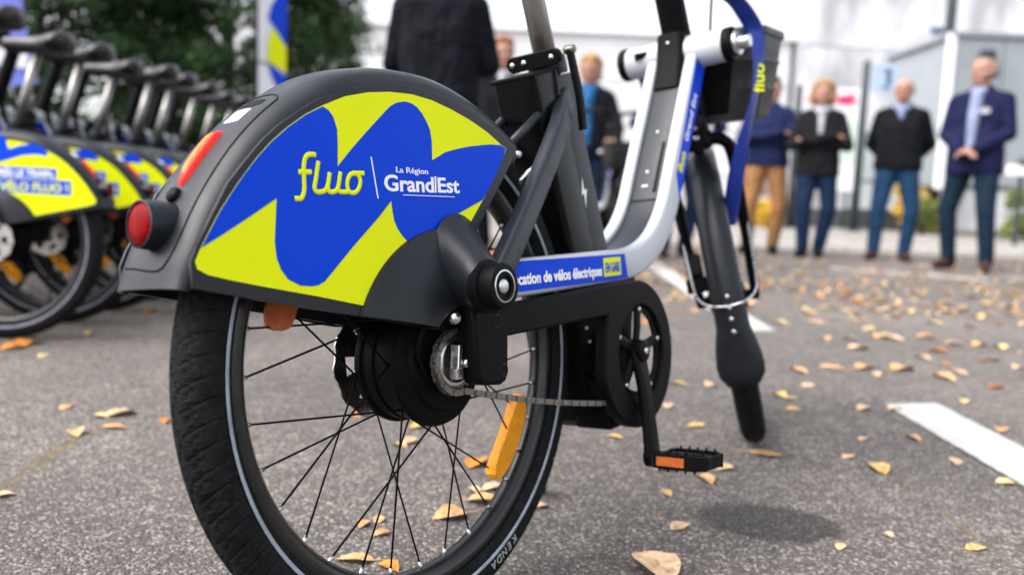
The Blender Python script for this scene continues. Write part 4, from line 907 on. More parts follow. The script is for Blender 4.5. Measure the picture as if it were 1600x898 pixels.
SKIN = mat('skin', (0.34, 0.175, 0.125), 0.5, 0, 0.12, 18, 0.1, 200)
EYE = mat('eye', (0.03, 0.02, 0.015), 0.2)
LIP = mat('lip', (0.36, 0.12, 0.10), 0.45)
def cloth(n, c, var=0.22):
    m = mat(n, c, 0.85, 0, var, 14, 0.5, 90, spec=0.12); t = m.node_tree; bp = [q for q in t.nodes if q.type == 'BUMP'][0]; tc = [q for q in t.nodes if q.type == 'TEX_COORD'][0]
    nz = t.nodes.new('ShaderNodeTexNoise'); nz.inputs['Scale'].default_value = 7; nz.inputs['Detail'].default_value = 3; nz.inputs['Distortion'].default_value = 1.2; t.links.new(tc.outputs['Object'], nz.inputs['Vector'])
    b2 = t.nodes.new('ShaderNodeBump'); b2.inputs['Strength'].default_value = 0.8; b2.inputs['Distance'].default_value = 0.05; t.links.new(nz.outputs['Fac'], b2.inputs['Height']); t.links.new(b2.outputs[0], bp.inputs['Normal'])
    return m
def person(label, X, D, face, H, jacket, trousers, shoes, hair, arms, wf=1.0, hairstyle='short', hem=0.90, shirt=None, collar=None, head=(0, 0), cdrop=1.27, stance=0.10, belly=0.0, extras=()):
    s = H/1.75; root = empty('person'); tag(root, label, 'person')
    root.matrix_world = T(*G(X, D)) @ Matrix.Rotation(YAW+PI+face, 4, 'Z')
    def P(x, y, z): return Vector((x*s, y*s, z*s))
    def both(f): return [f(1), f(-1)]
    sh = 0.175*wf
    torso = [(P(0, .075*wf, .96), .125*wf, P(0, -.075*wf, .96), .125*wf), (P(.005+belly, .06*wf, 1.08), .118*wf, P(.005+belly, -.06*wf, 1.08), .118*wf), (P(0, .075*wf, 1.25), .118*wf, P(0, -.075*wf, 1.25), .118*wf), (P(-.01, sh*.75, 1.385), .082, P(-.01, -sh*.75, 1.385), .082), (P(-.012, .05, 1.43), .070, P(-.012, -.05, 1.43), .070)]
    torso += [(P(.004, 0, .93), .128*wf, P(.004, 0, 1.14), .124*wf), (P(.002, 0, 1.14), .124*wf, P(0, 0, 1.33), .112*wf)]
    torso += [(P(0, q*.07*wf, .96), .12*wf, P(0, q*.08*wf, 1.25), .115*wf) for q in (1, -1)]+[(P(0, q*.08*wf, 1.25), .115*wf, P(-.01, q*sh*.75, 1.385), .08) for q in (1, -1)]
    arm = []; armskin = []; fing = []
    for q, (el, wr, hd) in zip((1, -1), arms):
        S_ = P(-.01, q*sh, 1.39); E_ = P(*el); W_ = P(*wr); h = Vector(hd).normalized()
        arm += [(S_, .060*wf, E_, .046*wf), (E_, .046*wf, W_, .034)]
        armskin += [(S_, .045, E_, .038), (E_, .038, W_, .026)]
        pal = W_+h*.085*s; side = h.cross(Vector((0.3, 0.1, 1))).normalized(); nrm = side.cross(h)
        fing += [(W_, .026, W_+h*.03*s, .026), (W_+h*.03*s+side*.022, .017, pal+side*.026, .015), (W_+h*.03*s-side*.022, .017, pal-side*.026, .015), (W_+h*.03*s, .019, pal, .017)]
        curl = -nrm if nrm.x > 0 else nrm
        for k, L_ in zip((-1.5, -.5, .5, 1.5), (.066, .080, .075, .058)):
            a_ = pal+side*.018*k; b_ = a_+(h*.9+curl*.35).normalized()*L_*.55*s; c_ = b_+(h*.45+curl*.9).normalized()*L_*.5*s
            fing += [(a_, .0095, b_, .009), (b_, .009, c_, .008)]
        th = W_+h*.03*s+side*.03; fing += [(th, .013, th+(h*.7+side*.8).normalized()*.04*s, .0105), (th+(h*.7+side*.8).normalized()*.04*s, .0105, th+(h*1.0+side*.75).normalized()*.075*s, .009)]
    legs = []; legskin = []; shoe = []; rv = random.Random(label); hx = rv.choice((1, -1)); adv = rv.uniform(.03, .09)
    for q in (1, -1):
        hp = P(0, q*.085, .92); kn = P(.02+(adv if q == hx else 0), q*(.085+stance)*.5+q*.045-hx*.012, .50); an = P(-.015+(adv if q == hx else -.02), q*(stance+(.03 if q == hx else 0)), .095)
        legs += [(hp, .098*wf, kn, .066), (kn, .066, an, .052)]; legskin += [(hp, .075, kn, .050), (kn, .050, an, .036)]
        a_ = q*rv.uniform(.1, .45); fd = Vector((math.cos(a_), math.sin(a_), 0)); hl = an+fd*-.03; hl.z = .042; to = an+fd*.15; to.z = .036
        shoe += [(hl, .041, to, .035), (hl+Vector((0, 0, .02)), .043, an+Vector((0, 0, -.01)), .046), (an+fd*.06+Vector((0, 0, -.045)), .044, to, .034)]
        legskin += [(an, .036, hl+Vector((0, 0, .005)), .030), (hl+Vector((0, 0, .005)), .028, to, .026)]
    hy, hp_ = head; Rh = Matrix.Rotation(hy, 3, 'Z') @ Matrix.Rotation(hp_, 3, 'Y'); piv = P(-.01, 0, 1.50)
    def Hd(x, y, z): return piv+Rh @ (P(x, y, z)-piv)
    hs_ = s
    headc = [(Hd(-.022, 0, 1.655), .088, Hd(.018, 0, 1.66), .083), (Hd(.012, .02, 1.615), .066, Hd(.012, -.02, 1.615), .066), (Hd(.040, .012, 1.592), .050, Hd(.040, -.012, 1.592), .050), (Hd(.052, .014, 1.550), .034, Hd(.052, -.014, 1.550), .034), (Hd(.062, .03, 1.645), .026, Hd(.062, -.03, 1.645), .026),
             (Hd(.108, 0, 1.606), .0125, Hd(.090, 0, 1.642), .008), (Hd(.100, .011, 1.602), .008, Hd(.100, -.011, 1.602), .008), (Hd(.082, .016, 1.570), .009, Hd(.082, -.016, 1.570), .009), (Hd(.066, .045, 1.600), .022, Hd(.060, .05, 1.59), .02), (Hd(.066, -.045, 1.600), .022, Hd(.060, -.05, 1.59), .02)]
    for q in (1, -1): headc.append((Hd(-.005, q*.083, 1.635), .015, Hd(-.012, q*.084, 1.605), .012))
    neck = [(P(-.015, 0, 1.40), .060, Hd(-.012, 0, 1.57), .053)]
    core = [(P(0, .04, .96), .09, P(0, -.04, .96), .09), (P(0, 0, .96), .09, P(0, 0, 1.3), .085), (P(-.01, sh, 1.39), .045, P(-.01, -sh, 1.39), .045), (P(0, 0, 1.3), .085, P(-.01, 0, 1.4), .06)]
    blob('body', headc+neck+core+armskin+fing+legskin, root, SKIN, 0.0075, 2)
    for q in (1, -1):
        obj('eye', xf(lathe([(0, -.009), (.0065, -.0063), (.009, 0), (.0065, .0063), (0, .009)], n=12), T(*Hd(.0835, q*.031, 1.630))), root, EYE)
    obj('mouth', sweep([Hd(.0905, .020, 1.572), Hd(.094, 0, 1.571), Hd(.0905, -.020, 1.572)], circ(.0035, 8), (0, 0, 1)), root, LIP)
    hemc = [(P(belly*.4, .085*wf, hem), .120*wf, P(belly*.4, -.085*wf, hem), .120*wf), (P(0, .07*wf, 1.05), .12*wf, P(belly*.4, .085*wf, hem), .120*wf), (P(0, -.07*wf, 1.05), .12*wf, P(belly*.4, -.085*wf, hem), .120*wf)]
    colr = [(P(-.03, .035, 1.475), .052, P(-.03, -.035, 1.475), .052)]
    jk = blob('jacket', torso+arm+hemc+colr, root, jacket, 0.012, 3, 0.012, (hem-.045)*s)
    blob('trousers', [(P(0, .07*wf, .95), .118*wf, P(0, -.07*wf, .95), .118*wf)]+legs, root, trousers, 0.012, 3, 0.010)
    blob('shoe', shoe[:3], root, shoes, 0.010, 2, 0.003); blob('shoe', shoe[3:], root, shoes, 0.010, 2, 0.003)
    if shirt: blob('shirt', [(P(.085, 0, 1.44), .045, P(.112+belly, 0, 1.22), .040), (P(.112+belly, 0, 1.22), .040, P(.125+belly, 0, 1.0), .030), (P(.060, .03, 1.47), .028, P(.060, -.03, 1.47), .028)], root, shirt, 0.009, 2, 0.006)
    if collar: blob('scarf', [(P(.03, .055, 1.475), .032, P(.075, 0, 1.45), .034), (P(.03, -.055, 1.475), .032, P(.075, 0, 1.45), .034), (P(-.06, .03, 1.49), .03, P(.03, .055, 1.475), .032), (P(-.06, -.03, 1.49), .03, P(.03, -.055, 1.475), .032), (P(.085, .0, 1.44), .030, P(.085+(1.44-cdrop)*.2, .006, cdrop), .024)], root, collar, 0.010, 2, 0.004)
    hc = [(Hd(-.036, 0, 1.672), .102, Hd(-.002, 0, 1.694), .090)]
    if hairstyle == 'short': hc += [(Hd(.040, .035, 1.728), .040, Hd(.040, -.035, 1.728), .040), (Hd(-.055, .03, 1.60), .064, Hd(-.055, -.03, 1.60), .064), (Hd(-.012, .068, 1.67), .034, Hd(-.012, -.068, 1.67), .034)]
    if hairstyle == 'bob': hc += [(Hd(.058, .040, 1.722), .038, Hd(.058, -.040, 1.722), .038), (Hd(.012, .085, 1.69), .038, Hd(.012, .094, 1.570), .036), (Hd(.012, -.085, 1.69), .038, Hd(.012, -.094, 1.570), .036), (Hd(-.06, .04, 1.57), .07, Hd(-.06, -.04, 1.57), .07)]
    if hairstyle == 'bald': hc = [(Hd(-.055, .035, 1.62), .055, Hd(-.055, -.035, 1.62), .055), (Hd(-.03, .070, 1.645), .024, Hd(-.05, .062, 1.60), .024), (Hd(-.03, -.070, 1.645), .024, Hd(-.05, -.062, 1.60), .024)]
    blob('hair', hc, root, hair, 0.009, 2)
    for f in extras: f(root, P)
    return root
NAVY = cloth('navy wool', (0.008, 0.010, 0.040)); BLK = cloth('black cloth', (0.005, 0.006, 0.008)); JEAN = cloth('blue denim', (0.012, 0.040, 0.090), 0.3); DJEAN = cloth('dark denim', (0.006, 0.018, 0.046), 0.3); TEAL = cloth('dark teal trousers', (0.006, 0.017, 0.032))
TAN = cloth('tan chinos', (0.26, 0.13, 0.055)); BROWN = cloth('brown leather', (0.05, 0.022, 0.016)); LSHIRT = cloth('pale blue shirt', (0.22, 0.245, 0.38), 0.12); WSHIRT = cloth('white cloth', (0.34, 0.34, 0.37), 0.12); PUFF = cloth('black quilted nylon', (0.008, 0.008, 0.010)); NVJ = cloth('navy jacket nylon', (0.010, 0.016, 0.055)); COAT = cloth('charcoal coat', (0.004, 0.0045, 0.008)); SCARF = cloth('blue scarf', (0.02, 0.09, 0.22), 0.5)
GREYH = cloth('grey hair', (0.16, 0.13, 0.11)); BLOND = cloth('ash blond hair', (0.30, 0.18, 0.09)); GINGER = cloth('ginger hair', (0.26, 0.11, 0.05)); DKH = cloth('dark hair', (0.04, 0.028, 0.02))
CLASP = (((.02, .240, 1.12), (.215, .055, .985), (.4, -1, -.15)), ((.02, -.240, 1.12), (.225, -.050, .975), (.4, 1, -.1)))
BEHIND = (((-.09, .262, 1.13), (-.17, .10, .955), (-.2, -1, -.4)), ((-.09, -.262, 1.13), (-.17, -.10, .955), (-.2, 1, -.4)))
CROSS = (((.09, .265, 1.11), (.175, -.135, 1.165), (-.75, -.7, .1)), ((.09, -.265, 1.11), (.215, .125, 1.205), (-.85, .6, .05)))
FRONT = (((.05, .31, 1.12), (.27, .14, 1.14), (.8, -.5, .1)), ((.05, -.31, 1.12), (.27, -.14, 1.14), (.8, .5, .1)))
FRONTC = (((.04, .250, 1.12), (.25, .12, 1.12), (.8, -.5, .1)), ((.04, -.250, 1.12), (.25, -.12, 1.12), (.8, .5, .1)))
REACH = (((.06, .26, 1.13), (.28, .24, 1.02), (1, 0, -.3)), ((.06, -.26, 1.13), (.28, -.22, 1.02), (1, 0, -.3)))
HIPS = (((-.10, .40, 1.17), (.03, .22, 1.00), (.6, -.4, -.6)), ((-.10, -.40, 1.17), (.03, -.22, 1.00), (.6, .4, -.6)))
def badge(root, P):
    o = obj('name_badge', flat_shape([arc(0, 0, .042, .026, 0, 351, 30)], 0.004, 0.001, 0, -1), root, WSHIRT); o.matrix_basis = T(*P(.152, .085, 1.30)) @ Matrix.Rotation(PI/2+0.15, 4, 'Z')
person('man in navy blazer and open pale shirt, hands clasped, at the right edge', 3.90, 7.26, -0.80, 1.80, NAVY, TEAL, BROWN, GREYH, CLASP, 1.05, 'bald', 0.84, LSHIRT, None, (-0.30, 0), 1.27, 0.15, 0.03, (badge,))
person('man in black zip jacket and blue jeans, hands behind his back', 3.66, 8.19, -0.50, 1.74, BLK, JEAN, BROWN, GREYH, BEHIND, 1.02, 'bald', 0.92, None, LSHIRT, (0.05, 0.12), 1.37, 0.12)
person('woman in black quilted jacket with arms crossed and blue jeans', 2.90, 8.20, -0.36, 1.68, PUFF, DJEAN, BLK, BLOND, CROSS, 0.95, 'bob', 0.86, None, WSHIRT, (0.0, 0), 1.24, 0.06)
person('person in navy jacket and tan trousers, arms crossed, behind the basket', 2.50, 8.53, -0.35, 1.74, NVJ, TAN, BLK, DKH, CROSS, 1.0, 'short', 0.92, None, None, (0.1, 0), 1.27, 0.11)
person('person in navy jacket and dark jeans standing behind the bicycle frame', 1.43, 7.46, 0.15, 1.74, NVJ, DJEAN, BROWN, DKH, HIPS, 1.0, 'short', 0.92, None, None, (0, 0), 1.27, 0.09)
person('person in long black coat with back turned, above the wheel cover', -0.42, 4.45, PI-0.12, 1.80, COAT, BLK, BLK, DKH, FRONTC, 1.02, 'short', 0.68, None, None, (0.1, 0), 1.27, 0.12)
person('smiling man in dark suit and white collar, beside the coat', -0.15, 7.00, 0.10, 1.74, BLK, BLK, BLK, GINGER, CLASP, 1.0, 'short', 0.88, None, WSHIRT, (0.15, 0.05), 1.36, 0.10)
person('person in dark vest with large blue scarf, holding the far bicycle', 0.57, 6.95, -0.15, 1.62, BLK, DJEAN, BLK, BLOND, REACH, 0.92, 'short', 0.92, SCARF, SCARF, (-0.1, 0.2), 1.2, 0.10)

# ------------------------------------------------------------------ trees and shrubs
def leaf_mat(name, c1, c2, trans=0.25):
    m = bpy.data.materials.new(name); m.use_nodes = True; n = m.node_tree; b = n.nodes['Principled BSDF']
    ge = n.nodes.new('ShaderNodeNewGeometry'); rp = n.nodes.new('ShaderNodeValToRGB'); e = rp.color_ramp.elements
    e[0].color = (*c1, 1); e[1].color = (*c2, 1); n.links.new(ge.outputs['Random Per Island'], rp.inputs['Fac']); n.links.new(rp.outputs[0], b.inputs['Base Color'])
    b.inputs['Roughness'].default_value = 0.6; b.inputs['Specular IOR Level'].default_value = 0.25
    return m
def leaf_cloud(centres, radii, per, size, squash=1.0):
    V = []; F = []
    rg = np.random.default_rng(len(centres)*7+per)
    for c_, r_ in zip(centres, radii):
        d = rg.normal(size=(per, 3)); d /= np.linalg.norm(d, axis=1)[:, None]; d *= (rg.random(per)**0.5)[:, None]*r_; d[:, 2] *= squash
        ctr = d+np.array(c_); a = rg.normal(size=(per, 3)); a /= np.linalg.norm(a, axis=1)[:, None]; b = np.cross(a, rg.normal(size=(per, 3))); b /= np.linalg.norm(b, axis=1)[:, None]
        sz = size*(0.6+0.8*rg.random(per))[:, None]
        o = len(V); q = np.stack([ctr-a*sz, ctr-b*sz*.45, ctr+a*sz, ctr+b*sz*.45], 1).reshape(-1, 3); V += q.tolist(); F += [(o+4*i, o+4*i+1, o+4*i+2, o+4*i+3) for i in range(per)]
    return mesh(V, F)
BARK = mat('bark', (0.06, 0.045, 0.035), 0.9, 0, 0.4, 12, 0.8, 40)
EVER = leaf_mat('evergreen leaf', (0.006, 0.022, 0.007), (0.050, 0.105, 0.030))
EVER2 = leaf_mat('mid green leaf', (0.012, 0.034, 0.010), (0.085, 0.13, 0.045))
def tree(label, X, D, h, rad, nclump, per, m_, seed, size=0.055, low=0.5, lean=0.0):
    rnd = random.Random(seed); root = empty('evergreen_tree', G(X, D)); tag(root, label, 'tree', 'trees behind the docked bicycles')
    tr = [tube([(0, 0, -0.02), (0.05, 0.03, h*.3), (lean*.5, .05, h*.65), (lean, 0, h*.97)], 0.16, 10, 4, scale=lambda u: (1-.85*u, 1-.85*u))]
    cs, rs = [], []
    for k in range(nclump):
        z = low+(h-low)*(rnd.random()**0.9); f = math.sin(PI*min(1, max(0.08, (z-low)/(h-low)*0.82+0.16)))**0.6
        a_ = rnd.random()*2*PI; rr_ = rad*f*(0.35+0.65*math.sqrt(rnd.random())); cs.append((rr_*math.cos(a_)+lean*z/h, rr_*math.sin(a_), z)); rs.append(rnd.uniform(.20, .46))
        if k % 5 == 0: tr.append(tube([(lean*z/h*.7, 0, max(0.3, z-.5)), (rr_*.5*math.cos(a_)+lean*z/h, rr_*.5*math.sin(a_), z-.12), (rr_*1.12*math.cos(a_)+lean*z/h, rr_*1.12*math.sin(a_), z+.12)], 0.035, 6, 3, scale=lambda u: (1-.8*u, 1-.8*u)))
    obj('trunk', join(*tr), root, BARK); obj('crown', leaf_cloud(cs, rs, per, size, 0.8), root, m_, False)
    return root
tree('broad dark evergreen tree, leftmost behind the docked bicycles', -7.4, 13.2, 6.2, 2.3, 420, 150, EVER, 1, 0.06, 0.2)
tree('dense dark green tree behind the slim white and yellow banner', -4.9, 14.4, 6.6, 2.0, 420, 150, EVER, 2, 0.06, 0.2)
tree('looser green tree with stray twigs, nearest the white hall', -3.75, 15.2, 4.8, 1.15, 130, 130, EVER2, 3, 0.055, 0.2)
def shrub(label, X, D, w_, h, m_, seed):
    rnd = random.Random(seed); root = empty('shrub', G(X, D)); tag(root, label, 'shrub', 'autumn shrubs by the buildings')
    cs = [(rnd.uniform(-.5, .5)*w_, rnd.uniform(-.3, .3)*w_, .15+rnd.random()*(h-.25)) for _ in range(26)]
    obj('foliage', leaf_cloud(cs, [rnd.uniform(.12, .24) for _ in cs], 90, 0.05), root, m_, False)
    obj('stems', join(*[tube([(c_[0]*.2, c_[1]*.2, -.01), (c_[0]*.6, c_[1]*.6, c_[2]*.6), c_], .012, 5) for c_ in cs[::3]]), root, BARK)
YL = leaf_mat('yellow autumn leaf', (0.42, 0.26, 0.03), (0.75, 0.50, 0.06)); RD = leaf_mat('rust autumn leaf', (0.16, 0.06, 0.03), (0.36, 0.18, 0.10)); GR = leaf_mat('olive leaf', (0.05, 0.08, 0.02), (0.22, 0.24, 0.06))
shrub('bright yellow shrub between the two men at right', 8.75, 18.5, 1.0, 1.15, YL, 1); shrub('rust brown shrub beside the person in tan trousers', 5.35, 19.0, 0.9, 1.5, RD, 2)
shrub('low yellow shrub at the foot of the rust one', 5.3, 17.6, 0.35, 0.55, YL, 3); shrub('olive green shrub at the far right edge', 9.3, 15.4, 1.1, 0.95, GR, 4); shrub('small olive shrub behind the blazer man legs', 8.3, 17.2, .5, .7, GR, 6)

# ------------------------------------------------------------------ banners
def prism_local(pts, th):     # outline in local x,z ; thickness along local y
    me = flat_shape([pts], th, 0, 0, -1); return me
VIO = mat('periwinkle banner cloth', (0.15, 0.17, 0.58), 0.8, 0, 0.1, 4); CLOTHW = mat('white banner cloth', (0.72, 0.73, 0.78), 0.8, 0, 0.05, 5)
b1 = empty('banner', G(-2.33, 8.05)); b1.rotation_euler = (0, 0, YAW-PI/2+math.radians(64)); tag(b1, 'slim white banner with blue and yellow shapes before the dark trees', 'banner')
obj('cloth', prism_local([(-.19, .25), (.19, .25), (.19, 1.60), (-.19, 1.60)], .012), b1, CLOTHW, False); obj('cloth', prism_local([(-.19, 1.625), (.19, 1.625), (.19, 2.95), (-.19, 2.95)], .012), b1, CLOTHW, False)
obj('pole', lathe([(0, 0), (.02, 0), (.014, 3.0), (0, 3.0)], (-.205, 0, 0), 10, axis='Z'), b1, BLACK); o = obj('base', boxm((-.02, 0, .02), (.46, .30, .04)), b1, BLACK, False); bevel(o, .01)
obj('blue_shape', prism_local([(-.06, 2.02), (.185, 1.80), (.185, 2.28), (.10, 2.30), (-.02, 2.14)], .003), b1, BLUE, False).location = (0, -.013, 0)
obj('yellow_shape', prism_local([(-.07, 1.80), (.01, 1.95), (.185, 1.79), (.185, 1.56), (-.06, 1.63)], .003), b1, YELLOW, False).location = (0, -.013, 0)
obj('blue_shape', prism_local([(-.06, 1.62), (.185, 1.53), (.185, 1.33), (.09, 1.38), (-.02, 1.52)], .003), b1, BLUE, False).location = (0, -.013, 0)
b2 = empty('banner', G(-3.62, 6.4)); b2.rotation_euler = (0, 0, YAW-PI/2+0.2); tag(b2, 'periwinkle blue feather banner with white marks, top left corner', 'banner')
obj('cloth', prism_local([(-1.0, 1.0), (.02, 1.18), (-.06, 1.6), (-.12, 2.2), (-.25, 2.7), (-.55, 3.0), (-1.0, 3.05)], .012), b2, VIO, False)
obj('pole', tube([(-1.01, 0, 0), (-1.01, 0, 1.6), (-1.0, 0, 2.6), (-.9, 0, 3.02), (-.55, 0, 3.05)], .014, 10, 4), b2, BLACK); o = obj('base', boxm((-1.01, 0, .02), (.42, .42, .04)), b2, BLACK, False); bevel(o, .01)
obj('white_mark', prism_local([(-.55, 1.62), (-.28, 1.55), (-.20, 1.60), (-.22, 1.70), (-.35, 1.74), (-.55, 1.78)], .003), b2, CLOTHW, False).location = (0, -.013, 0)
obj('white_mark', prism_local([(-.30, 1.30), (-.05, 1.28), (-.04, 1.38), (-.15, 1.42), (-.30, 1.46)], .003), b2, CLOTHW, False).location = (0, -.013, 0)

# ------------------------------------------------------------------ buildings
def wall_mat(name, c, st, sx=0.5):
    m = bpy.data.materials.new(name); m.use_nodes = True; n = m.node_tree; b = n.nodes['Principled BSDF']; tc = n.nodes.new('ShaderNodeTexCoord')
    mp = n.nodes.new('ShaderNodeMapping'); mp.inputs['Scale'].default_value = (sx, sx, 0.28); mp.inputs['Rotation'].default_value = (0.25, 0.2, 0.3)
    nz = n.nodes.new('ShaderNodeTexNoise'); nz.inputs['Scale'].default_value = 1.6; nz.inputs['Detail'].default_value = 3
    rp = n.nodes.new('ShaderNodeValToRGB'); e = rp.color_ramp.elements; e[0].position = 0.36; e[1].position = 0.56; e[0].color = (*[q*st for q in c], 1); e[1].color = (*c, 1)
    n.links.new(tc.outputs['Object'], mp.inputs[0]); n.links.new(mp.outputs[0], nz.inputs['Vector']); n.links.new(nz.outputs['Fac'], rp.inputs['Fac']); n.links.new(rp.outputs[0], b.inputs['Base Color']); b.inputs['Roughness'].default_value = 0.55
    return m
WALL = wall_mat('white hall cladding', (0.64, 0.64, 0.66), 0.86); WALL2 = wall_mat('streaked translucent cladding', (0.66, 0.66, 0.69), 0.55, 0.7)
TRIM = mat('grey trim', (0.30, 0.31, 0.33), 0.6, 0, 0.1, 3); DARKM = mat('dark green grey metal', (0.030, 0.042, 0.048), 0.5, 0.2, 0.2, 6)
def hall(label, X, D, w_, dep, h, m_, pw, ph):
    root = empty('hall', G(X, D)); root.rotation_euler = (0, 0, YAW-PI/2); tag(root, label, 'building')
    obj('wall', boxm((w_/2, dep/2+.06, h/2), (w_, dep, h)), root, TRIM, False)
    nx, nz_ = round(w_/pw), round(h/ph); pm = boxm((0, 0, 0), (w_/nx-.03, .06, h/nz_-.03)); pm.materials.append(m_)
    for i in range(nx):
        for j in range(nz_):
            o = obj('panel', pm, root, None, False); o.location = ((i+.5)*w_/nx, random.uniform(.02, .028), (j+.5)*h/nz_)
    o = obj('roof_edge', boxm((w_/2, dep/2, h+.10), (w_+.2, dep+.3, .2)), root, TRIM if False else WALLT, False)
    return root
WALLT = mat('white roof edge', (0.80, 0.80, 0.82), 0.5)
hall('long low white hall with pale wall panels behind the people', -9.5, 24.0, 17.0, 8, 5.0, WALL, 3.4, 1.25)
hall('tall white hall with grey streaked panels, behind the men at right', 7.6, 23.5, 20.0, 8, 9.6, WALL2, 4.0, 2.4)
gb = empty('grey_cabin', G(8.75, 17.5)); gb.rotation_euler = (0, 0, YAW-PI/2); tag(gb, 'flat grey cabin at the right edge behind the blazer man', 'building')
GCAB = mat('pale grey cabin sheet', (0.25, 0.275, 0.295), 0.6, 0, 0.08, 1.5)
obj('wall', boxm((2.5, 1.5, 2.52), (5, 3, 3.0)), gb, GCAB, False)
for k in range(5):
    o = obj('panel', boxm((.5+k, -.02, 2.52), (.97, .03, 2.9)), gb, GCAB, False)
obj('roof', boxm((2.5, 1.5, 4.06), (5.2, 3.2, .08)), gb, GCAB, False); obj('corner_trim', boxm((-.07, -.03, 2.5), (.14, .1, 3.1)), gb, WALLT, False)
for k in range(3): obj('support_post', boxm((.3+2.1*k, .2, .51), (.15, .15, 1.02)), gb, DARKM, False)
o = obj('wall_lamp', join(boxm((.62, -.14, 3.62), (.26, .2, .24)), boxm((.62, -.05, 3.45), (.12, .12, .34))), gb, DARKM, False); bevel(o, .03)
sg = empty('wall_sign', G(11.25, 23.42, 5.35)); sg.rotation_euler = (0, 0, YAW-PI/2); tag(sg, 'small blue grey sign high on the white hall, top right', 'sign')
o = obj('plate', boxm((0, 0, 0), (.42, .05, .16)), sg, mat('slate blue enamel', (0.09, 0.13, 0.24), 0.4), False); bevel(o, .01); obj('bracket', boxm((0, .04, 0), (.06, .06, .06)), sg, DARKM, False)

# ------------------------------------------------------------------ posts, board, barrier
def post(X, D, h, r_, label, name='post'):
    root = empty(name, G(X, D)); root.rotation_euler = (0, 0, YAW-PI/2); tag(root, label, 'post')
    obj('pole', lathe([(0, 0), (r_, 0), (r_*.85, h), (r_*.6, h+.03), (0, h+.03)], (0, 0, 0), 14, axis='Z'), root, DARKM)
    obj('base_plate', lathe([(0, 0), (r_*2.2, 0), (r_*2.2, .025), (r_*1.1, .04), (0, .04)], (0, 0, 0), 16, axis='Z'), root, DARKM); return root
post(5.93, 18.2, 3.0, .085, 'short dark green post left of the information board')
p2 = post(6.98, 17.4, 3.42, .085, 'dark sign post with small pale blue plates, between the woman and the men', 'sign_post')
PB = mat('pale blue sign plate', (0.34, 0.44, 0.60), 0.5)
o = obj('sign_plate', boxm((.33, -.09, 3.10), (.50, .03, .52)), p2, PB, False); bevel(o, .006)
for dx, dz, ww, hh in ((.40, 3.22, .14, .10), (.42, 3.06, .10, .14), (.38, 2.92, .16, .05)): obj('dark_mark', boxm((dx, -.108, dz), (ww, .006, hh)), p2, DARKM, False)
post(9.86, 20.0, 8.0, .13, 'tall dark lamp pole rising out of the top of the picture', 'lamp_pole')
ib = empty('information_board', G(6.15, 18.6)); ib.rotation_euler = (0, 0, YAW-PI/2); tag(ib, 'white information board with pink header behind the woman', 'sign board')
obj('panel', boxm((.66, 0, 1.95), (1.30, .06, 2.20)), ib, WALLT, False)
PINK = mat('pink print', (0.75, 0.30, 0.42), 0.6); CRIM = mat('crimson print', (0.62, 0.02, 0.12), 0.6)
obj('pink_header', boxm((.60, -.035, 2.80), (1.10, .01, .20)), ib, PINK, False)
obj('crimson_arrow', fixn(mesh([(q[0], yy_, q[1]) for yy_ in (-.05, -.042) for q in ((.76, 2.70), (1.05, 2.70), (1.05, 2.98), (.92, 2.88), (.76, 2.90))], [(0, 1, 2, 3, 4), (9, 8, 7, 6, 5)]+[(i, (i+1) % 5, 5+(i+1) % 5, 5+i) for i in range(5)])), ib, CRIM, False)
for x in (.05, 1.27): obj('leg', boxm((x, .06, .42), (.07, .06, .84)), ib, DARKM, False)
PALEG = mat('pale green print', (0.55, 0.68, 0.58), 0.6)
obj('green_print', boxm((.95, -.034, 1.9), (.45, .008, .9)), ib, PALEG, False)
shl = empty('glass_shelter', G(7.45, 19.2)); shl.rotation_euler = (0, 0, YAW-PI/2); tag(shl, 'glazed shelter panel with dark frame, left of the man in black jacket', 'shelter')
GLASS = mat('shelter glass', (0.80, 0.90, 0.90), 0.06, trans=0.9)
for x in (0, .75, 1.5): obj('frame_post', boxm((x, 0, 1.1), (.05, .05, 2.2)), shl, DARKM, False)
for z in (.45, 1.1, 2.15): obj('frame_rail', boxm((.75, -.003, z), (1.45, .04, .05)), shl, DARKM, False)
for x in (.375, 1.125):
    for z, hh in ((.775, .58), (1.625, .98)): obj('pane', boxm((x, 0, z), (.69, .012, hh)), shl, GLASS, False)
pl = obj('plinth', boxm((0, 0, 0), (5.0, .4, .45)), None, mat('dark grey concrete', (0.09, 0.095, 0.10), 0.8, 0, 0.2, 3), False); bevel(pl, .02); pl.matrix_world = gm(7.6, 20.2, .229); tag(pl, 'low dark concrete plinth behind the board and shelter', 'plinth')
br = empty('barrier', G(7.75, 13.2)); br.rotation_euler = (0, 0, YAW-PI/2); tag(br, 'white barrier board on dark legs at the right edge', 'barrier')
o = obj('board', boxm((.6, 0, 1.17), (1.5, .05, .16)), br, WALLT, False); bevel(o, .01)
for x in (.1, 1.1): obj('leg', boxm((x, .04, .56), (.06, .04, 1.12)), br, DARKM, False)
obj('warning_lamp', lathe([(0, 1.25), (.10, 1.25), (.11, 1.30), (.08, 1.36), (0, 1.38)], (.12, 0, 0), 16, axis='Z'), br, DARKM)

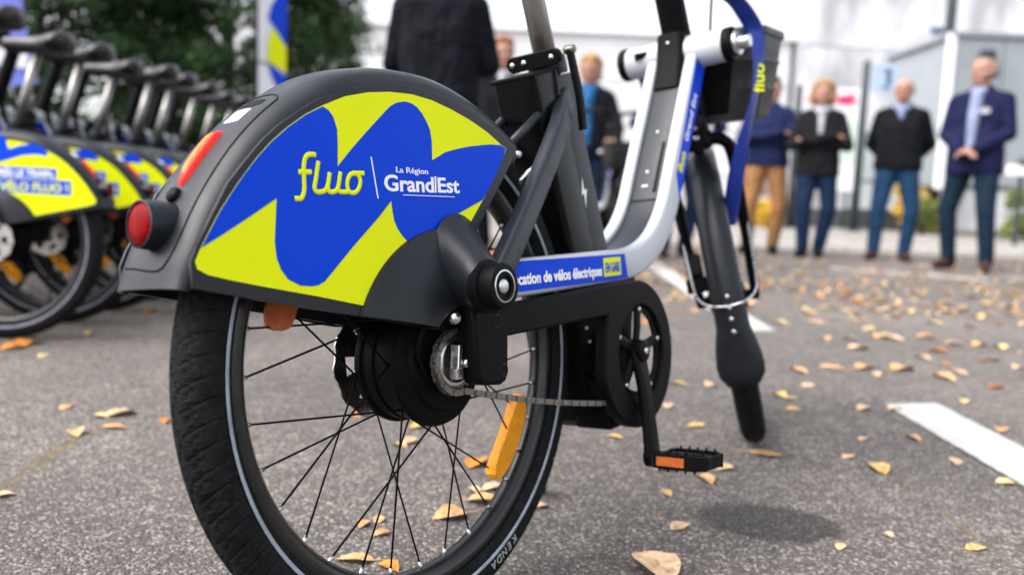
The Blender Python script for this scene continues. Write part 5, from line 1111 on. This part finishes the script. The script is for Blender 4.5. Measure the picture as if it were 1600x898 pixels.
# ------------------------------------------------------------------ fallen leaves
LC = [('tan', (0.52, 0.31, 0.145)), ('pale yellow', (0.66, 0.50, 0.23)), ('orange', (0.54, 0.20, 0.03)), ('rust', (0.30, 0.105, 0.035)), ('ochre', (0.58, 0.37, 0.13)), ('peach', (0.60, 0.40, 0.255))]
def leaf_surface(nm, c):
    m = mat('fallen leaf %s' % nm, c, 0.6, 0, 0.45, 5.0, 0.4, 200, spec=0.25); t = m.node_tree; b = t.nodes['Principled BSDF']; tc = [q for q in t.nodes if q.type == 'TEX_COORD'][0]
    oi = t.nodes.new('ShaderNodeObjectInfo'); nz = t.nodes.new('ShaderNodeTexNoise'); nz.noise_dimensions = '4D'; nz.inputs['Scale'].default_value = 7; nz.inputs['Detail'].default_value = 5; t.links.new(tc.outputs['Object'], nz.inputs['Vector'])
    mm = t.nodes.new('ShaderNodeMath'); mm.operation = 'MULTIPLY'; mm.inputs[1].default_value = 50; t.links.new(oi.outputs['Random'], mm.inputs[0]); t.links.new(mm.outputs[0], nz.inputs['W'])
    rp = t.nodes.new('ShaderNodeMapRange'); rp.inputs[1].default_value = 0.56; rp.inputs[2].default_value = 0.68; rp.inputs[4].default_value = 0.75; t.links.new(nz.outputs['Fac'], rp.inputs[0])
    mx = t.nodes.new('ShaderNodeMix'); mx.data_type = 'RGBA'; src = b.inputs['Base Color'].links[0].from_socket; t.links.new(rp.outputs[0], mx.inputs[0]); t.links.new(src, mx.inputs[6]); mx.inputs[7].default_value = (0.16, 0.065, 0.025, 1); t.links.new(mx.outputs[2], b.inputs['Base Color'])
    return m
LM = [leaf_surface(n, c) for n, c in LC]
def leaf_mesh(seed):
    rnd = random.Random(seed); V = []; F = []; n = 9; hw = rnd.uniform(.22, .34); cup = rnd.uniform(-.02, .30); arch = rnd.uniform(.02, .16); tw = rnd.uniform(-.25, .25); bend = rnd.uniform(-.15, .15)
    for i in range(n):
        u = i/(n-1); x = u-.5; wv = hw*(math.sin(PI*u**.85)**.8)*(1+.10*rnd.uniform(-1, 1)) if 0 < i < n-1 else .004
        for v in (-1, -.5, 0, .5, 1):
            z = cup*abs(v)**1.5*wv*1.6+arch*(math.sin(PI*u)*(.6)-.1)+tw*v*wv*(u-.5)*1.5+rnd.uniform(-.012, .012)
            V.append((x, v*wv+bend*math.sin(PI*u)*.4, z))
    for i in range(n-1):
        for j in range(4): F.append((i*5+j, i*5+j+1, (i+1)*5+j+1, (i+1)*5+j))
    b = len(V)                       # stalk
    for i in range(4):
        u = i/3
        for (dy, dz) in ((-.010, 0), (.010, 0), (0, .016)): V.append((-.5-.28*u, dy+.07*u*u, dz+.01+arch*-.05))
    for i in range(3):
        for j in range(3): F.append((b+i*3+j, b+i*3+(j+1) % 3, b+(i+1)*3+(j+1) % 3, b+(i+1)*3+j))
    zm = min(v[2] for v in V); V = [(x, y, z-zm) for x, y, z in V]
    return mesh(V, F)
LMESH = {(k, c): None for k in range(10) for c in range(len(LM))}
for (k, c) in LMESH:
    me = leaf_mesh(k); me.materials.append(LM[c]); LMESH[k, c] = me
def place(X, D=9):
    if X > 0.75: return 'beyond the front wheel at right' if 2.2 < D < 3.6 else ('by the near white marking' if D <= 2.2 else ('midway to the people' if D < 5.2 else 'near the feet of the people'))
    if X > 0.1 and D < 1.35: return 'around the dark stain'
    if X > 0.1 and D > 2.6: return 'far behind the front wheel'
    return 'left of the large bicycle' if X < -0.30 else ('near the large rear wheel' if X < 0.10 else ('beside the pedal and front wheel' if X < 0.75 else 'on the open ground at right'))
def leaf(X, D, size, c, zoff=0.0):
    me = LMESH[random.randrange(10), c]; o = obj('fallen_leaf', me, None, None)
    o.matrix_world = T(*G(X, D, 0.0012+zoff)) @ Matrix.Rotation(random.uniform(0, 2*PI), 4, 'Z') @ Matrix.Rotation(random.uniform(-.12, .12), 4, 'X') @ Matrix.Scale(size*random.uniform(.95, 1.1), 4)
    tag(o, '%s fallen %s leaf lying on the asphalt %s' % ('small' if size < .045 else ('broad' if size > .066 else 'medium'), LC[c][0], place(X, D)), 'leaf', 'fallen %s leaves %s' % (LC[c][0], place(X, D)))
LEAF = [(-0.959, 1.784, 0.043), (-0.841, 1.599, 0.051), (-0.854, 1.72, 0.033), (-0.823, 1.746, 0.06), (-0.791, 1.652, 0.044), (-0.712, 1.711, 0.033), (-0.777, 1.266, 0.029), (-1.346, 2.657, 0.044), (-1.365, 3.152, 0.072), (-1.425, 2.455, 0.093), (-1.429, 2.381, 0.072), (-1.296, 2.303, 0.044), (-0.322, 1.822, 0.048), (-0.192, 1.636, 0.05), (-0.185, 1.739, 0.04), (-0.207, 1.604, 0.037), (-0.082, 1.254, 0.052), (-0.056, 1.512, 0.062), (-0.028, 1.32, 0.06), (-0.017, 1.381, 0.042), (-0.19, 1.23, 0.033), (-0.206, 1.209, 0.028), (-0.176, 1.176, 0.031), (-0.197, 1.086, 0.05), (-0.15, 1.067, 0.032), (-0.051, 1.374, 0.029), (0.06, 1.31, 0.025), (0.228, 1.725, 0.033), (0.281, 1.399, 0.032), (0.301, 1.53, 0.047), (0.36, 1.474, 0.045), (0.415, 1.544, 0.045), (0.39, 2.008, 0.046), (0.425, 1.842, 0.049), (0.466, 2.265, 0.043), (0.554, 2.265, 0.045), (0.525, 1.645, 0.063), (0.274, 1.25, 0.038), (0.207, 1.101, 0.088), (0.502, 1.196, 0.03), (0.595, 1.25, 0.021), (0.709, 1.211, 0.037), (0.72, 1.578, 0.058), (0.894, 1.802, 0.041), (0.889, 2.068, 0.053), (0.778, 1.787, 0.034), (0.692, 1.65, 0.038), (0.904, 1.652, 0.044), (0.971, 2.068, 0.035), (1.205, 2.185, 0.05), (1.406, 2.39, 0.064), (1.635, 2.832, 0.075), (1.305, 2.482, 0.085), (1.233, 2.597, 0.079), (1.006, 2.583, 0.082), (0.838, 2.315, 0.053), (0.736, 2.149, 0.036), (0.713, 2.167, 0.049), (0.704, 2.027, 0.034), (0.879, 2.511, 0.067), (1.111, 2.593, 0.059), (1.104, 2.499, 0.048), (0.933, 1.523, 0.035), (1.143, 1.908, 0.044), (1.398, 2.817, 0.064), (1.772, 3.143, 0.084), (1.66, 2.709, 0.062), (1.239, 2.961, 0.072), (1.478, 3.216, 0.088), (1.194, 3.15, 0.072)]
FIX = {17: 2, 12: 2, 50: 3, 51: 3, 9: 2, 10: 2, 23: 0, 24: 2, 31: 1, 36: 0, 38: 5, 8: 2, 5: 2}
for i, (X, D, s_) in enumerate(LEAF): leaf(X, D, s_*1.06, FIX.get(i, random.choice((0, 0, 1, 4, 5, 5))))
random.seed(21); n = 0; CL = [(random.uniform(0, .6)*q, q) for q in [random.uniform(3.2, 7.4) for _ in range(16)]]
while n < 200:
    D = 2.3+5.4*random.random()**0.75; X = random.uniform(-0.05, 0.66)*D
    if D < 3.0 and random.random() < .7: continue
    if random.random() < .6 and CL:
        cx_, cd_ = random.choice(CL); X = cx_+random.gauss(0, .28); D = cd_+random.gauss(0, .28)
    leaf(X, D, random.uniform(.045, .085), random.choice((0, 0, 1, 1, 4, 4, 5, 5, 2, 3))); n += 1
ms = []; V = []; F = []; MI = []
for k in range(1000):
    D = 4.0+7*random.random()**1.2; X = random.uniform(-0.25, 0.75)*D; me = LMESH[random.randrange(10), 0]
    M = T(*G(X, D, 0.0052)) @ Matrix.Rotation(random.uniform(0, 6.28), 4, 'Z') @ Matrix.Scale(random.uniform(.045, .085), 4); o_ = len(V); ci = random.choice((0, 0, 1, 1, 4, 5, 5, 2, 3))
    V += [M @ v.co for v in me.vertices]; F += [tuple(i+o_ for i in p.vertices) for p in me.polygons]; MI += [ci]*len(me.polygons)
me = mesh(V, F)
for m_ in LM: me.materials.append(m_)
me.polygons.foreach_set('material_index', MI)
o = obj('leaf_litter', me, None, None); tag(o, 'scattered far fallen leaves around the people', 'leaves', kind='stuff')
